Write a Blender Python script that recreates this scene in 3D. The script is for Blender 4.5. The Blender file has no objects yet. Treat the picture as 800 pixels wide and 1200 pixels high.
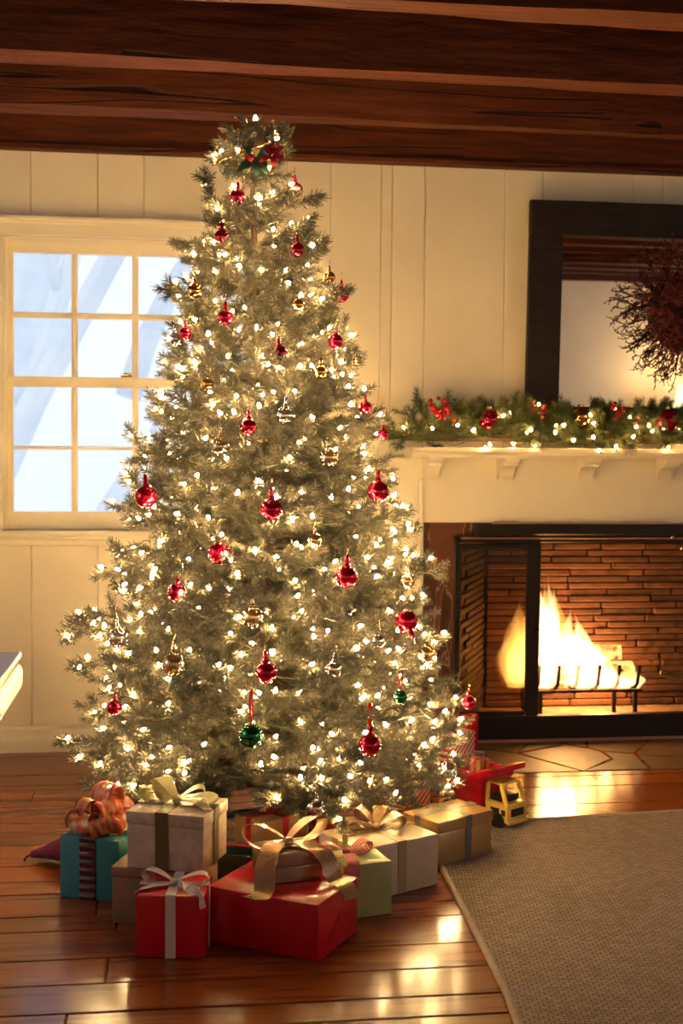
import bpy, bmesh, math, random
from mathutils import Vector, Matrix, Euler

random.seed(7)
SC = bpy.context.scene
COL = SC.collection
PI = math.pi
R = math.radians

# ------------------------------------------------------------------ camera
FPX = 1500.0                       # focal length in pixels of an 800x1200 frame
CAM = Vector((0.0, -5.1, 1.19))
YAW, PITCH, ROLL = R(7.7), R(2.75), R(0.5)
RCAM = (Matrix.Rotation(-YAW, 3, 'Z') @ Matrix.Rotation(PI / 2 - PITCH, 3, 'X') @ Matrix.Rotation(ROLL, 3, 'Z'))
cd = bpy.data.cameras.new('camera')
cd.sensor_fit = 'VERTICAL'
cd.sensor_height = 36.0
cd.lens = FPX / 1200.0 * 36.0
cd.clip_start = 0.05
cd.dof.use_dof = True
cd.dof.focus_distance = 3.45
cd.dof.aperture_fstop = 4.5
cam = bpy.data.objects.new('camera', cd)
COL.objects.link(cam)
cam.matrix_world = Matrix.Translation(CAM) @ RCAM.to_4x4()
SC.camera = cam

# ------------------------------------------------------------------ view + world + daylight
SC.view_settings.view_transform = 'Standard'
SC.view_settings.look = 'None'
SC.view_settings.exposure = 0.6
SC.view_settings.gamma = 1.0
SC.view_settings.use_curve_mapping = False
SC.cycles.max_bounces = 8
SC.cycles.diffuse_bounces = 4
SC.cycles.glossy_bounces = 4
SC.cycles.transparent_max_bounces = 12
SC.cycles.volume_bounces = 0
SC.cycles.sample_clamp_indirect = 6.0
SC.cycles.use_denoising = True

w = bpy.data.worlds.new('sky'); SC.world = w; w.use_nodes = True
nt = w.node_tree; nt.nodes.clear()
wo = nt.nodes.new('ShaderNodeOutputWorld'); bg = nt.nodes.new('ShaderNodeBackground')
tc = nt.nodes.new('ShaderNodeTexCoord'); nz = nt.nodes.new('ShaderNodeTexNoise'); rp = nt.nodes.new('ShaderNodeValToRGB')
nz.inputs['Scale'].default_value = 5.0; nz.inputs['Detail'].default_value = 4.0
rp.color_ramp.elements[0].position = 0.38; rp.color_ramp.elements[0].color = (0.86, 0.92, 1.0, 1)
rp.color_ramp.elements[1].position = 0.62; rp.color_ramp.elements[1].color = (0.92, 0.97, 1.0, 1)
bg.inputs['Strength'].default_value = 0.80
nt.links.new(tc.outputs['Generated'], nz.inputs['Vector']); nt.links.new(nz.outputs['Fac'], rp.inputs['Fac'])
nt.links.new(rp.outputs['Color'], bg.inputs['Color']); nt.links.new(bg.outputs[0], wo.inputs[0])

def area_light(name, loc, rot, sx, sy, power, color):
    l = bpy.data.lights.new(name, 'AREA'); l.shape = 'RECTANGLE'; l.size = sx; l.size_y = sy
    l.energy = power; l.color = color
    o = bpy.data.objects.new(name, l); COL.objects.link(o); o.location = loc; o.rotation_euler = rot
    return o
ROOM_X0, ROOM_X1, ROOM_Y0, ROOM_H = -2.3, 5.7, -7.3, 2.33
area_light('daylight_left', (ROOM_X0 - 0.03, -2.35, 1.45), (0, R(-90), 0), 1.1, 1.3, 9, (0.58, 0.74, 1.0))
area_light('daylight_right', (ROOM_X1 + 0.03, -4.9, 1.45), (0, R(90), 0), 1.1, 1.5, 27, (0.66, 0.76, 1.0))

# ------------------------------------------------------------------ photo pixel -> place helpers
def ray(px, py):
    return (RCAM @ Vector(((px - 400.0) / FPX, (600.0 - py) / FPX, -1.0)))
def at_y(px, py, y=0.0):
    d = ray(px, py); t = (y - CAM.y) / d.y
    return CAM + d * t
def at_z(px, py, z=0.0):
    d = ray(px, py); t = (z - CAM.z) / d.z
    return CAM + d * t
def at_depth(px, py, dep):
    return CAM + ray(px, py) * dep

# ------------------------------------------------------------------ materials
MATS = {}
def new_mat(name):
    m = bpy.data.materials.new(name); m.use_nodes = True
    m.node_tree.nodes.clear()
    out = m.node_tree.nodes.new('ShaderNodeOutputMaterial')
    MATS[name] = m
    return m, m.node_tree, out
def N(nt, typ, **kw):
    n = nt.nodes.new(typ)
    for k, v in kw.items():
        if k in n.inputs: n.inputs[k].default_value = v
        else: setattr(n, k, v)
    return n
def L(nt, a, b): nt.links.new(a, b)
def rgba(c): return (c[0], c[1], c[2], 1.0)

def pmat(name, col, rough=0.5, metal=0.0, col2=None, nscale=8.0, stretch=(1, 1, 1), bump=0.0, bscale=60.0, spec=0.5,
         coat=0.0, rnd=0.0, ndetail=4.0, emit=None, estr=0.0, trans=0.0, bstretch=None, lo=0.35, hi=0.65, sheen=0.0):
    """principled surface: two colours mixed by stretched noise, noise relief, optional per-object variation"""
    m, nt, out = new_mat(name)
    b = N(nt, 'ShaderNodeBsdfPrincipled')
    b.inputs['Base Color'].default_value = rgba(col); b.inputs['Roughness'].default_value = rough
    b.inputs['Metallic'].default_value = metal; b.inputs['Specular IOR Level'].default_value = spec
    b.inputs['Coat Weight'].default_value = coat; b.inputs['Coat Roughness'].default_value = 0.08
    b.inputs['Transmission Weight'].default_value = trans
    if sheen: b.inputs['Sheen Weight'].default_value = sheen
    tc = N(nt, 'ShaderNodeTexCoord')
    vec = tc.outputs['Object']
    oi = None
    if rnd or (col2 is not None):
        oi = N(nt, 'ShaderNodeObjectInfo')
        add = N(nt, 'ShaderNodeVectorMath', operation='ADD')
        mul = N(nt, 'ShaderNodeVectorMath', operation='SCALE'); mul.inputs[3].default_value = 17.0
        cmb = N(nt, 'ShaderNodeCombineXYZ')
        for i in range(3): L(nt, oi.outputs['Random'], cmb.inputs[i])
        L(nt, cmb.outputs[0], mul.inputs[0]); L(nt, vec, add.inputs[0]); L(nt, mul.outputs[0], add.inputs[1])
        vec = add.outputs[0]
    colout = None
    if col2 is not None:
        mp = N(nt, 'ShaderNodeMapping'); mp.inputs['Scale'].default_value = stretch
        nz = N(nt, 'ShaderNodeTexNoise'); nz.inputs['Scale'].default_value = nscale; nz.inputs['Detail'].default_value = ndetail
        rp = N(nt, 'ShaderNodeValToRGB')
        rp.color_ramp.elements[0].position = lo; rp.color_ramp.elements[0].color = rgba(col)
        rp.color_ramp.elements[1].position = hi; rp.color_ramp.elements[1].color = rgba(col2)
        L(nt, vec, mp.inputs['Vector']); L(nt, mp.outputs[0], nz.inputs['Vector']); L(nt, nz.outputs['Fac'], rp.inputs['Fac'])
        colout = rp.outputs['Color']
    if rnd:
        hs = N(nt, 'ShaderNodeHueSaturation')
        mr = N(nt, 'ShaderNodeMapRange'); mr.inputs['To Min'].default_value = 1.0 - rnd; mr.inputs['To Max'].default_value = 1.0 + rnd
        L(nt, oi.outputs['Random'], mr.inputs['Value']); L(nt, mr.outputs[0], hs.inputs['Value'])
        if colout is not None: L(nt, colout, hs.inputs['Color'])
        else: hs.inputs['Color'].default_value = rgba(col)
        colout = hs.outputs['Color']
    if colout is not None: L(nt, colout, b.inputs['Base Color'])
    if bump:
        mp2 = N(nt, 'ShaderNodeMapping'); mp2.inputs['Scale'].default_value = bstretch or stretch
        n2 = N(nt, 'ShaderNodeTexNoise'); n2.inputs['Scale'].default_value = bscale; n2.inputs['Detail'].default_value = 3.0
        bp = N(nt, 'ShaderNodeBump'); bp.inputs['Strength'].default_value = bump; bp.inputs['Distance'].default_value = 0.01
        L(nt, vec, mp2.inputs['Vector']); L(nt, mp2.outputs[0], n2.inputs['Vector']); L(nt, n2.outputs['Fac'], bp.inputs['Height'])
        L(nt, bp.outputs[0], b.inputs['Normal'])
    if emit is not None:
        b.inputs['Emission Color'].default_value = rgba(emit); b.inputs['Emission Strength'].default_value = estr
    L(nt, b.outputs[0], out.inputs['Surface'])
    return m

def emat(name, col, strength):
    m, nt, out = new_mat(name)
    e = N(nt, 'ShaderNodeEmission'); e.inputs['Color'].default_value = rgba(col); e.inputs['Strength'].default_value = strength
    L(nt, e.outputs[0], out.inputs['Surface']); return m

def thin_glass(name, tint=(1, 1, 1), refl=0.06, rough=0.0):
    m, nt, out = new_mat(name)
    t = N(nt, 'ShaderNodeBsdfTransparent'); t.inputs['Color'].default_value = rgba(tint)
    g = N(nt, 'ShaderNodeBsdfGlossy'); g.inputs['Roughness'].default_value = rough
    mx = N(nt, 'ShaderNodeMixShader'); mx.inputs[0].default_value = refl
    L(nt, t.outputs[0], mx.inputs[1]); L(nt, g.outputs[0], mx.inputs[2]); L(nt, mx.outputs[0], out.inputs['Surface'])
    return m

def fire_volume(name, col, strength):
    m, nt, out = new_mat(name)
    e = N(nt, 'ShaderNodeEmission'); e.inputs['Color'].default_value = rgba(col); e.inputs['Strength'].default_value = strength
    L(nt, e.outputs[0], out.inputs['Volume']); return m

CREAM = pmat('cream_paint', (0.74, 0.645, 0.47), rough=0.5, col2=(0.69, 0.595, 0.425), nscale=3.0, bump=0.04, bscale=40)
CREAM_TRIM = pmat('cream_trim_paint', (0.78, 0.69, 0.51), rough=0.35, col2=(0.74, 0.645, 0.47), nscale=5.0)
def wood_floor():
    m, nt, out = new_mat('floor_wood')
    b = N(nt, 'ShaderNodeBsdfPrincipled'); b.inputs['Roughness'].default_value = 0.165; b.inputs['Coat Weight'].default_value = 0.0; b.inputs['Coat Roughness'].default_value = 0.06
    tc = N(nt, 'ShaderNodeTexCoord'); oi = N(nt, 'ShaderNodeObjectInfo')
    cmb = N(nt, 'ShaderNodeCombineXYZ'); mul = N(nt, 'ShaderNodeMath', operation='MULTIPLY'); mul.inputs[1].default_value = 31.0
    L(nt, oi.outputs['Random'], mul.inputs[0])
    for i in range(3): L(nt, mul.outputs[0], cmb.inputs[i])
    add = N(nt, 'ShaderNodeVectorMath', operation='ADD'); L(nt, tc.outputs['Object'], add.inputs[0]); L(nt, cmb.outputs[0], add.inputs[1])
    mp = N(nt, 'ShaderNodeMapping'); mp.inputs['Scale'].default_value = (0.9, 9.0, 9.0); L(nt, add.outputs[0], mp.inputs[0])
    n1 = N(nt, 'ShaderNodeTexNoise'); n1.inputs['Scale'].default_value = 2.2; n1.inputs['Detail'].default_value = 6.0; n1.inputs['Distortion'].default_value = 0.8
    L(nt, mp.outputs[0], n1.inputs['Vector'])
    rings = N(nt, 'ShaderNodeMath', operation='MULTIPLY'); rings.inputs[1].default_value = 17.0; L(nt, n1.outputs['Fac'], rings.inputs[0])
    sn = N(nt, 'ShaderNodeMath', operation='SINE'); L(nt, rings.outputs[0], sn.inputs[0])
    mr = N(nt, 'ShaderNodeMapRange'); mr.inputs['From Min'].default_value = -1; L(nt, sn.outputs[0], mr.inputs['Value'])
    rp = N(nt, 'ShaderNodeValToRGB'); rp.color_ramp.elements[0].color = (0.165, 0.036, 0.0075, 1); rp.color_ramp.elements[1].color = (0.255, 0.062, 0.012, 1)
    rp.color_ramp.elements[0].position = 0.05; rp.color_ramp.elements[1].position = 0.75
    L(nt, mr.outputs[0], rp.inputs['Fac'])
    hs = N(nt, 'ShaderNodeHueSaturation'); m2 = N(nt, 'ShaderNodeMapRange'); m2.inputs['To Min'].default_value = 0.78; m2.inputs['To Max'].default_value = 1.2
    L(nt, oi.outputs['Random'], m2.inputs['Value']); L(nt, m2.outputs[0], hs.inputs['Value']); L(nt, rp.outputs['Color'], hs.inputs['Color'])
    L(nt, hs.outputs['Color'], b.inputs['Base Color'])
    n3 = N(nt, 'ShaderNodeTexNoise'); n3.inputs['Scale'].default_value = 3.0; n3.inputs['Detail'].default_value = 2.0; L(nt, tc.outputs['Object'], n3.inputs['Vector'])
    ad = N(nt, 'ShaderNodeMath', operation='MULTIPLY_ADD'); ad.inputs[1].default_value = 0.0; L(nt, mr.outputs[0], ad.inputs[0]); L(nt, n3.outputs['Fac'], ad.inputs[2])
    bp = N(nt, 'ShaderNodeBump'); bp.inputs['Strength'].default_value = 0.10; bp.inputs['Distance'].default_value = 0.012
    L(nt, ad.outputs[0], bp.inputs['Height']); L(nt, bp.outputs[0], b.inputs['Normal']); L(nt, bp.outputs[0], b.inputs['Coat Normal'])
    L(nt, b.outputs[0], out.inputs['Surface']); return m
FLOORWOOD = wood_floor()

def beam_wood():
    m, nt, out = new_mat('beam_wood')
    b = N(nt, 'ShaderNodeBsdfPrincipled'); b.inputs['Roughness'].default_value = 0.7; b.inputs['Specular IOR Level'].default_value = 0.2
    tc = N(nt, 'ShaderNodeTexCoord'); oi = N(nt, 'ShaderNodeObjectInfo')
    cmb = N(nt, 'ShaderNodeCombineXYZ'); mul = N(nt, 'ShaderNodeMath', operation='MULTIPLY'); mul.inputs[1].default_value = 23.0
    L(nt, oi.outputs['Random'], mul.inputs[0])
    for i in range(3): L(nt, mul.outputs[0], cmb.inputs[i])
    add = N(nt, 'ShaderNodeVectorMath', operation='ADD'); L(nt, tc.outputs['Object'], add.inputs[0]); L(nt, cmb.outputs[0], add.inputs[1])
    mp = N(nt, 'ShaderNodeMapping'); mp.inputs['Scale'].default_value = (0.8, 10, 10); L(nt, add.outputs[0], mp.inputs[0])
    n1 = N(nt, 'ShaderNodeTexNoise'); n1.inputs['Scale'].default_value = 4.0; n1.inputs['Detail'].default_value = 6.0; L(nt, mp.outputs[0], n1.inputs['Vector'])
    rp = N(nt, 'ShaderNodeValToRGB'); rp.color_ramp.elements[0].position = 0.3; rp.color_ramp.elements[0].color = (0.052, 0.011, 0.0025, 1)
    rp.color_ramp.elements[1].position = 0.7; rp.color_ramp.elements[1].color = (0.120, 0.027, 0.0065, 1); L(nt, n1.outputs['Fac'], rp.inputs['Fac'])
    # drying cracks: thin lines along the grain
    mp2 = N(nt, 'ShaderNodeMapping'); mp2.inputs['Scale'].default_value = (0.30, 7, 7); L(nt, add.outputs[0], mp2.inputs[0])
    n2 = N(nt, 'ShaderNodeTexNoise'); n2.inputs['Scale'].default_value = 1.3; n2.inputs['Detail'].default_value = 2.0; L(nt, mp2.outputs[0], n2.inputs['Vector'])
    sub = N(nt, 'ShaderNodeMath', operation='SUBTRACT'); sub.inputs[1].default_value = 0.5; L(nt, n2.outputs['Fac'], sub.inputs[0])
    ab = N(nt, 'ShaderNodeMath', operation='ABSOLUTE'); L(nt, sub.outputs[0], ab.inputs[0])
    mr = N(nt, 'ShaderNodeMapRange'); mr.inputs['From Min'].default_value = 0.003; mr.inputs['From Max'].default_value = 0.014; L(nt, ab.outputs[0], mr.inputs['Value'])
    n4 = N(nt, 'ShaderNodeTexNoise'); n4.inputs['Scale'].default_value = 0.9; L(nt, add.outputs[0], n4.inputs['Vector'])
    gt = N(nt, 'ShaderNodeMath', operation='GREATER_THAN'); gt.inputs[1].default_value = 0.46; L(nt, n4.outputs['Fac'], gt.inputs[0])
    mxx = N(nt, 'ShaderNodeMath', operation='MAXIMUM'); L(nt, mr.outputs[0], mxx.inputs[0]); L(nt, gt.outputs[0], mxx.inputs[1])
    mix = N(nt, 'ShaderNodeMix', data_type='RGBA'); mix.inputs['A'].default_value = (0.012, 0.005, 0.003, 1)
    L(nt, mxx.outputs[0], mix.inputs['Factor']); L(nt, rp.outputs['Color'], mix.inputs[7])
    mix.inputs[6].default_value = (0.018, 0.006, 0.003, 1)
    L(nt, mix.outputs[2], b.inputs['Base Color'])
    n5 = N(nt, 'ShaderNodeTexNoise'); n5.inputs['Scale'].default_value = 6.0; n5.inputs['Detail'].default_value = 5.0
    mp3 = N(nt, 'ShaderNodeMapping'); mp3.inputs['Scale'].default_value = (1.0, 4, 4); L(nt, add.outputs[0], mp3.inputs[0]); L(nt, mp3.outputs[0], n5.inputs['Vector'])
    ad = N(nt, 'ShaderNodeMath', operation='ADD'); L(nt, n5.outputs['Fac'], ad.inputs[0]); L(nt, mxx.outputs[0], ad.inputs[1])
    bp = N(nt, 'ShaderNodeBump'); bp.inputs['Strength'].default_value = 0.5; bp.inputs['Distance'].default_value = 0.02
    L(nt, ad.outputs[0], bp.inputs['Height']); L(nt, bp.outputs[0], b.inputs['Normal'])
    L(nt, b.outputs[0], out.inputs['Surface']); return m
BEAM = beam_wood()
CEILWOOD = pmat('ceiling_board_wood', (0.045, 0.016, 0.008), rough=0.7, col2=(0.07, 0.025, 0.012), nscale=5, stretch=(1, 8, 8))

def weave_mat():
    m, nt, out = new_mat('rug_weave')
    b = N(nt, 'ShaderNodeBsdfPrincipled'); b.inputs['Roughness'].default_value = 0.9; b.inputs['Specular IOR Level'].default_value = 0.15
    tc = N(nt, 'ShaderNodeTexCoord')
    mp = N(nt, 'ShaderNodeMapping'); mp.inputs['Rotation'].default_value = (0, 0, R(8)); L(nt, tc.outputs['Object'], mp.inputs[0])
    nzd = N(nt, 'ShaderNodeTexNoise'); nzd.inputs['Scale'].default_value = 35.0; L(nt, mp.outputs[0], nzd.inputs['Vector'])
    vs = N(nt, 'ShaderNodeVectorMath', operation='SCALE'); vs.inputs[3].default_value = 0.006; L(nt, nzd.outputs['Color'], vs.inputs[0])
    va = N(nt, 'ShaderNodeVectorMath', operation='ADD'); L(nt, mp.outputs[0], va.inputs[0]); L(nt, vs.outputs[0], va.inputs[1])
    br = N(nt, 'ShaderNodeTexBrick'); br.inputs['Scale'].default_value = 1.0; br.inputs['Brick Width'].default_value = 0.021; br.inputs['Row Height'].default_value = 0.0115
    br.inputs['Mortar Size'].default_value = 0.0022; br.inputs['Mortar Smooth'].default_value = 1.0
    br.inputs['Color1'].default_value = (0.46, 0.37, 0.33, 1); br.inputs['Color2'].default_value = (0.35, 0.275, 0.25, 1); br.inputs['Mortar'].default_value = (0.11, 0.08, 0.065, 1)
    L(nt, va.outputs[0], br.inputs['Vector'])
    n2 = N(nt, 'ShaderNodeTexNoise'); n2.inputs['Scale'].default_value = 260.0; L(nt, tc.outputs['Object'], n2.inputs['Vector'])
    hs = N(nt, 'ShaderNodeHueSaturation'); mr = N(nt, 'ShaderNodeMapRange'); mr.inputs['To Min'].default_value = 0.6; mr.inputs['To Max'].default_value = 1.4
    L(nt, n2.outputs['Fac'], mr.inputs['Value']); L(nt, mr.outputs[0], hs.inputs['Value']); L(nt, br.outputs['Color'], hs.inputs['Color']); L(nt, hs.outputs['Color'], b.inputs['Base Color'])
    iv = N(nt, 'ShaderNodeMath', operation='SUBTRACT'); iv.inputs[0].default_value = 1.0; L(nt, br.outputs['Fac'], iv.inputs[1])
    bp = N(nt, 'ShaderNodeBump'); bp.inputs['Strength'].default_value = 0.9; bp.inputs['Distance'].default_value = 0.006
    L(nt, iv.outputs[0], bp.inputs['Height']); L(nt, bp.outputs[0], b.inputs['Normal'])
    L(nt, b.outputs[0], out.inputs['Surface']); return m
RUG = weave_mat()
RUGEDGE = pmat('rug_binding_cloth', (0.44, 0.36, 0.29), rough=0.85, bump=0.3, bscale=300, col2=(0.38, 0.30, 0.24), nscale=40)

def marble_mat():
    m, nt, out = new_mat('brown_marble')
    b = N(nt, 'ShaderNodeBsdfPrincipled'); b.inputs['Roughness'].default_value = 0.25
    tc = N(nt, 'ShaderNodeTexCoord'); nz = N(nt, 'ShaderNodeTexNoise'); nz.inputs['Scale'].default_value = 5.0; nz.inputs['Detail'].default_value = 5.0; nz.inputs['Distortion'].default_value = 1.6
    mp = N(nt, 'ShaderNodeMapping'); mp.inputs['Scale'].default_value = (1.6, 1, 0.5); L(nt, tc.outputs['Object'], mp.inputs[0]); L(nt, mp.outputs[0], nz.inputs['Vector'])
    rp = N(nt, 'ShaderNodeValToRGB'); e = rp.color_ramp.elements
    e[0].position = 0.3; e[0].color = (0.05, 0.018, 0.010, 1); e[1].position = 0.56; e[1].color = (0.12, 0.042, 0.022, 1)
    a = e.new(0.495); a.color = (0.09, 0.034, 0.02, 1); a = e.new(0.515); a.color = (0.30, 0.17, 0.11, 1); a = e.new(0.53); a.color = (0.11, 0.042, 0.024, 1)
    L(nt, nz.outputs['Fac'], rp.inputs['Fac']); L(nt, rp.outputs['Color'], b.inputs['Base Color']); L(nt, b.outputs[0], out.inputs['Surface']); return m
MARBLE = marble_mat()
BLACKMETAL = pmat('black_iron', (0.018, 0.013, 0.011), rough=0.42, metal=0.6, bump=0.05, bscale=90)
COPPER = pmat('copper_cresting', (0.36, 0.20, 0.16), rough=0.35, metal=0.5)
BRASS = pmat('brass', (0.80, 0.52, 0.18), rough=0.25, metal=1.0)
CHROME = pmat('polished_chrome', (0.8, 0.8, 0.82), rough=0.12, metal=1.0)
BRICK = pmat('firebrick', (0.085, 0.034, 0.015), rough=0.95, col2=(0.052, 0.019, 0.009), nscale=7, bump=1.0, bscale=20, rnd=0.35)
SIDE_DARK = pmat('dark_side_lining', (0.022, 0.013, 0.009), rough=0.7, bump=0.4, bscale=18, col2=(0.035, 0.02, 0.013), nscale=6)  # near-black firebox sides, darker than the back bricks
MORTAR = pmat('sooty_mortar', (0.055, 0.024, 0.012), rough=0.95, bump=0.5, bscale=60)
ASH = pmat('ash_floor', (0.22, 0.14, 0.09), rough=0.95, col2=(0.12, 0.075, 0.05), nscale=18, bump=0.6, bscale=40)
STONE = pmat('flagstone', (0.095, 0.056, 0.030), rough=0.5, col2=(0.055, 0.031, 0.017), nscale=6, bump=0.35, bscale=18, rnd=0.25)
GROUT = pmat('hearth_mortar', (0.03, 0.018, 0.011), rough=0.9, bump=0.3, bscale=80)
BARK = pmat('firewood_bark', (0.10, 0.055, 0.03), rough=0.9, col2=(0.05, 0.028, 0.016), nscale=14, stretch=(1, 6, 6), bump=0.9, bscale=30)
CUTWOOD = pmat('cut_log_end', (0.42, 0.25, 0.12), rough=0.85, col2=(0.30, 0.16, 0.07), nscale=22)
PANE = thin_glass('window_glass', (0.97, 0.985, 1.0), 0.05)
SMOKED = thin_glass('smoked_glass', (0.50, 0.42, 0.30), 0.07, 0.02)
CLEARPLASTIC = thin_glass('clear_plastic', (0.93, 0.93, 0.95), 0.10, 0.03)
MIRROR = pmat('mirror_silver', (0.86, 0.85, 0.83), rough=0.0, metal=1.0)
DARKFRAME = pmat('dark_frame_wood', (0.011, 0.006, 0.004), spec=0.25, rough=0.55, col2=(0.02, 0.011, 0.008), nscale=8, stretch=(1, 1, 6))
TABLEWOOD = pmat('polished_table_wood', (0.20, 0.075, 0.026), rough=0.28, coat=0.0, spec=0.35, col2=(0.13, 0.045, 0.016), nscale=7, stretch=(6, 1, 1))
NEEDLE = pmat('fir_needles', (0.040, 0.037, 0.023), rough=0.5, col2=(0.093, 0.085, 0.056), nscale=9, rnd=0.18, spec=0.4)
NEEDLE_G = pmat('garland_needles', (0.055, 0.082, 0.020), rough=0.55, col2=(0.105, 0.135, 0.036), nscale=10, rnd=0.25, spec=0.4)
TWIGWOOD = pmat('twig_bark', (0.085, 0.06, 0.035), rough=0.85)
TRUNK = pmat('trunk_bark', (0.07, 0.045, 0.026), rough=0.9, bump=0.6, bscale=40)
GREENWIRE = pmat('green_wire', (0.015, 0.03, 0.012), rough=0.5)
BULB = emat('lit_bulb', (1.0, 0.630, 0.240), 530.0)
BULB_G = emat('lit_garland_bulb', (1.0, 0.54, 0.19), 180.0)
RED_ORN = pmat('red_mercury_glass', (0.56, 0.006, 0.040), rough=0.10, metal=0.85, coat=0.5, bump=0.05, bscale=30)
GOLD_ORN = pmat('gold_mercury_glass', (0.80, 0.52, 0.15), rough=0.10, metal=1.0, bump=0.06, bscale=30)
CLEAR_GOLD = thin_glass('pale_gold_glass', (0.96, 0.80, 0.50), 0.42, 0.06)
SILVER_ORN = thin_glass('silver_mercury_glass', (0.90, 0.90, 0.92), 0.62, 0.05)
GREEN_ORN = pmat('green_mercury_glass', (0.010, 0.17, 0.045), rough=0.10, metal=0.85, coat=0.5)
BERRY = pmat('red_berry', (0.42, 0.008, 0.016), rough=0.25, coat=0.3)
BERRY_DK = pmat('dark_red_berry', (0.15, 0.003, 0.007), rough=0.45)
DKTWIG = pmat('wreath_twig', (0.055, 0.005, 0.006), rough=0.7)
HOLLY = pmat('holly_leaf', (0.010, 0.060, 0.030), rough=0.35, col2=(0.022, 0.10, 0.05), nscale=20)
REDLEAF = pmat('red_silk_leaf', (0.45, 0.01, 0.02), rough=0.4)

# ------------------------------------------------------------------ mesh helpers
WM = {}
def wm(o): return WM.get(o.name, Matrix.Identity(4)) if o is not None else Matrix.Identity(4)
def tag(o, label=None, cat=None, group=None, kind=None):
    if label: o['label'] = label
    if cat: o['category'] = cat
    if group: o['group'] = group
    if kind: o['kind'] = kind
    return o
def empty(name, loc=(0, 0, 0), rz=0.0, label=None, cat=None, group=None, kind=None):
    o = bpy.data.objects.new(name, None); COL.objects.link(o)
    o.empty_display_size = 0.1
    o.location = loc; o.rotation_euler = (0, 0, rz)
    WM[o.name] = Matrix.Translation(Vector(loc)) @ Matrix.Rotation(rz, 4, 'Z')
    return tag(o, label, cat, group, kind)

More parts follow.
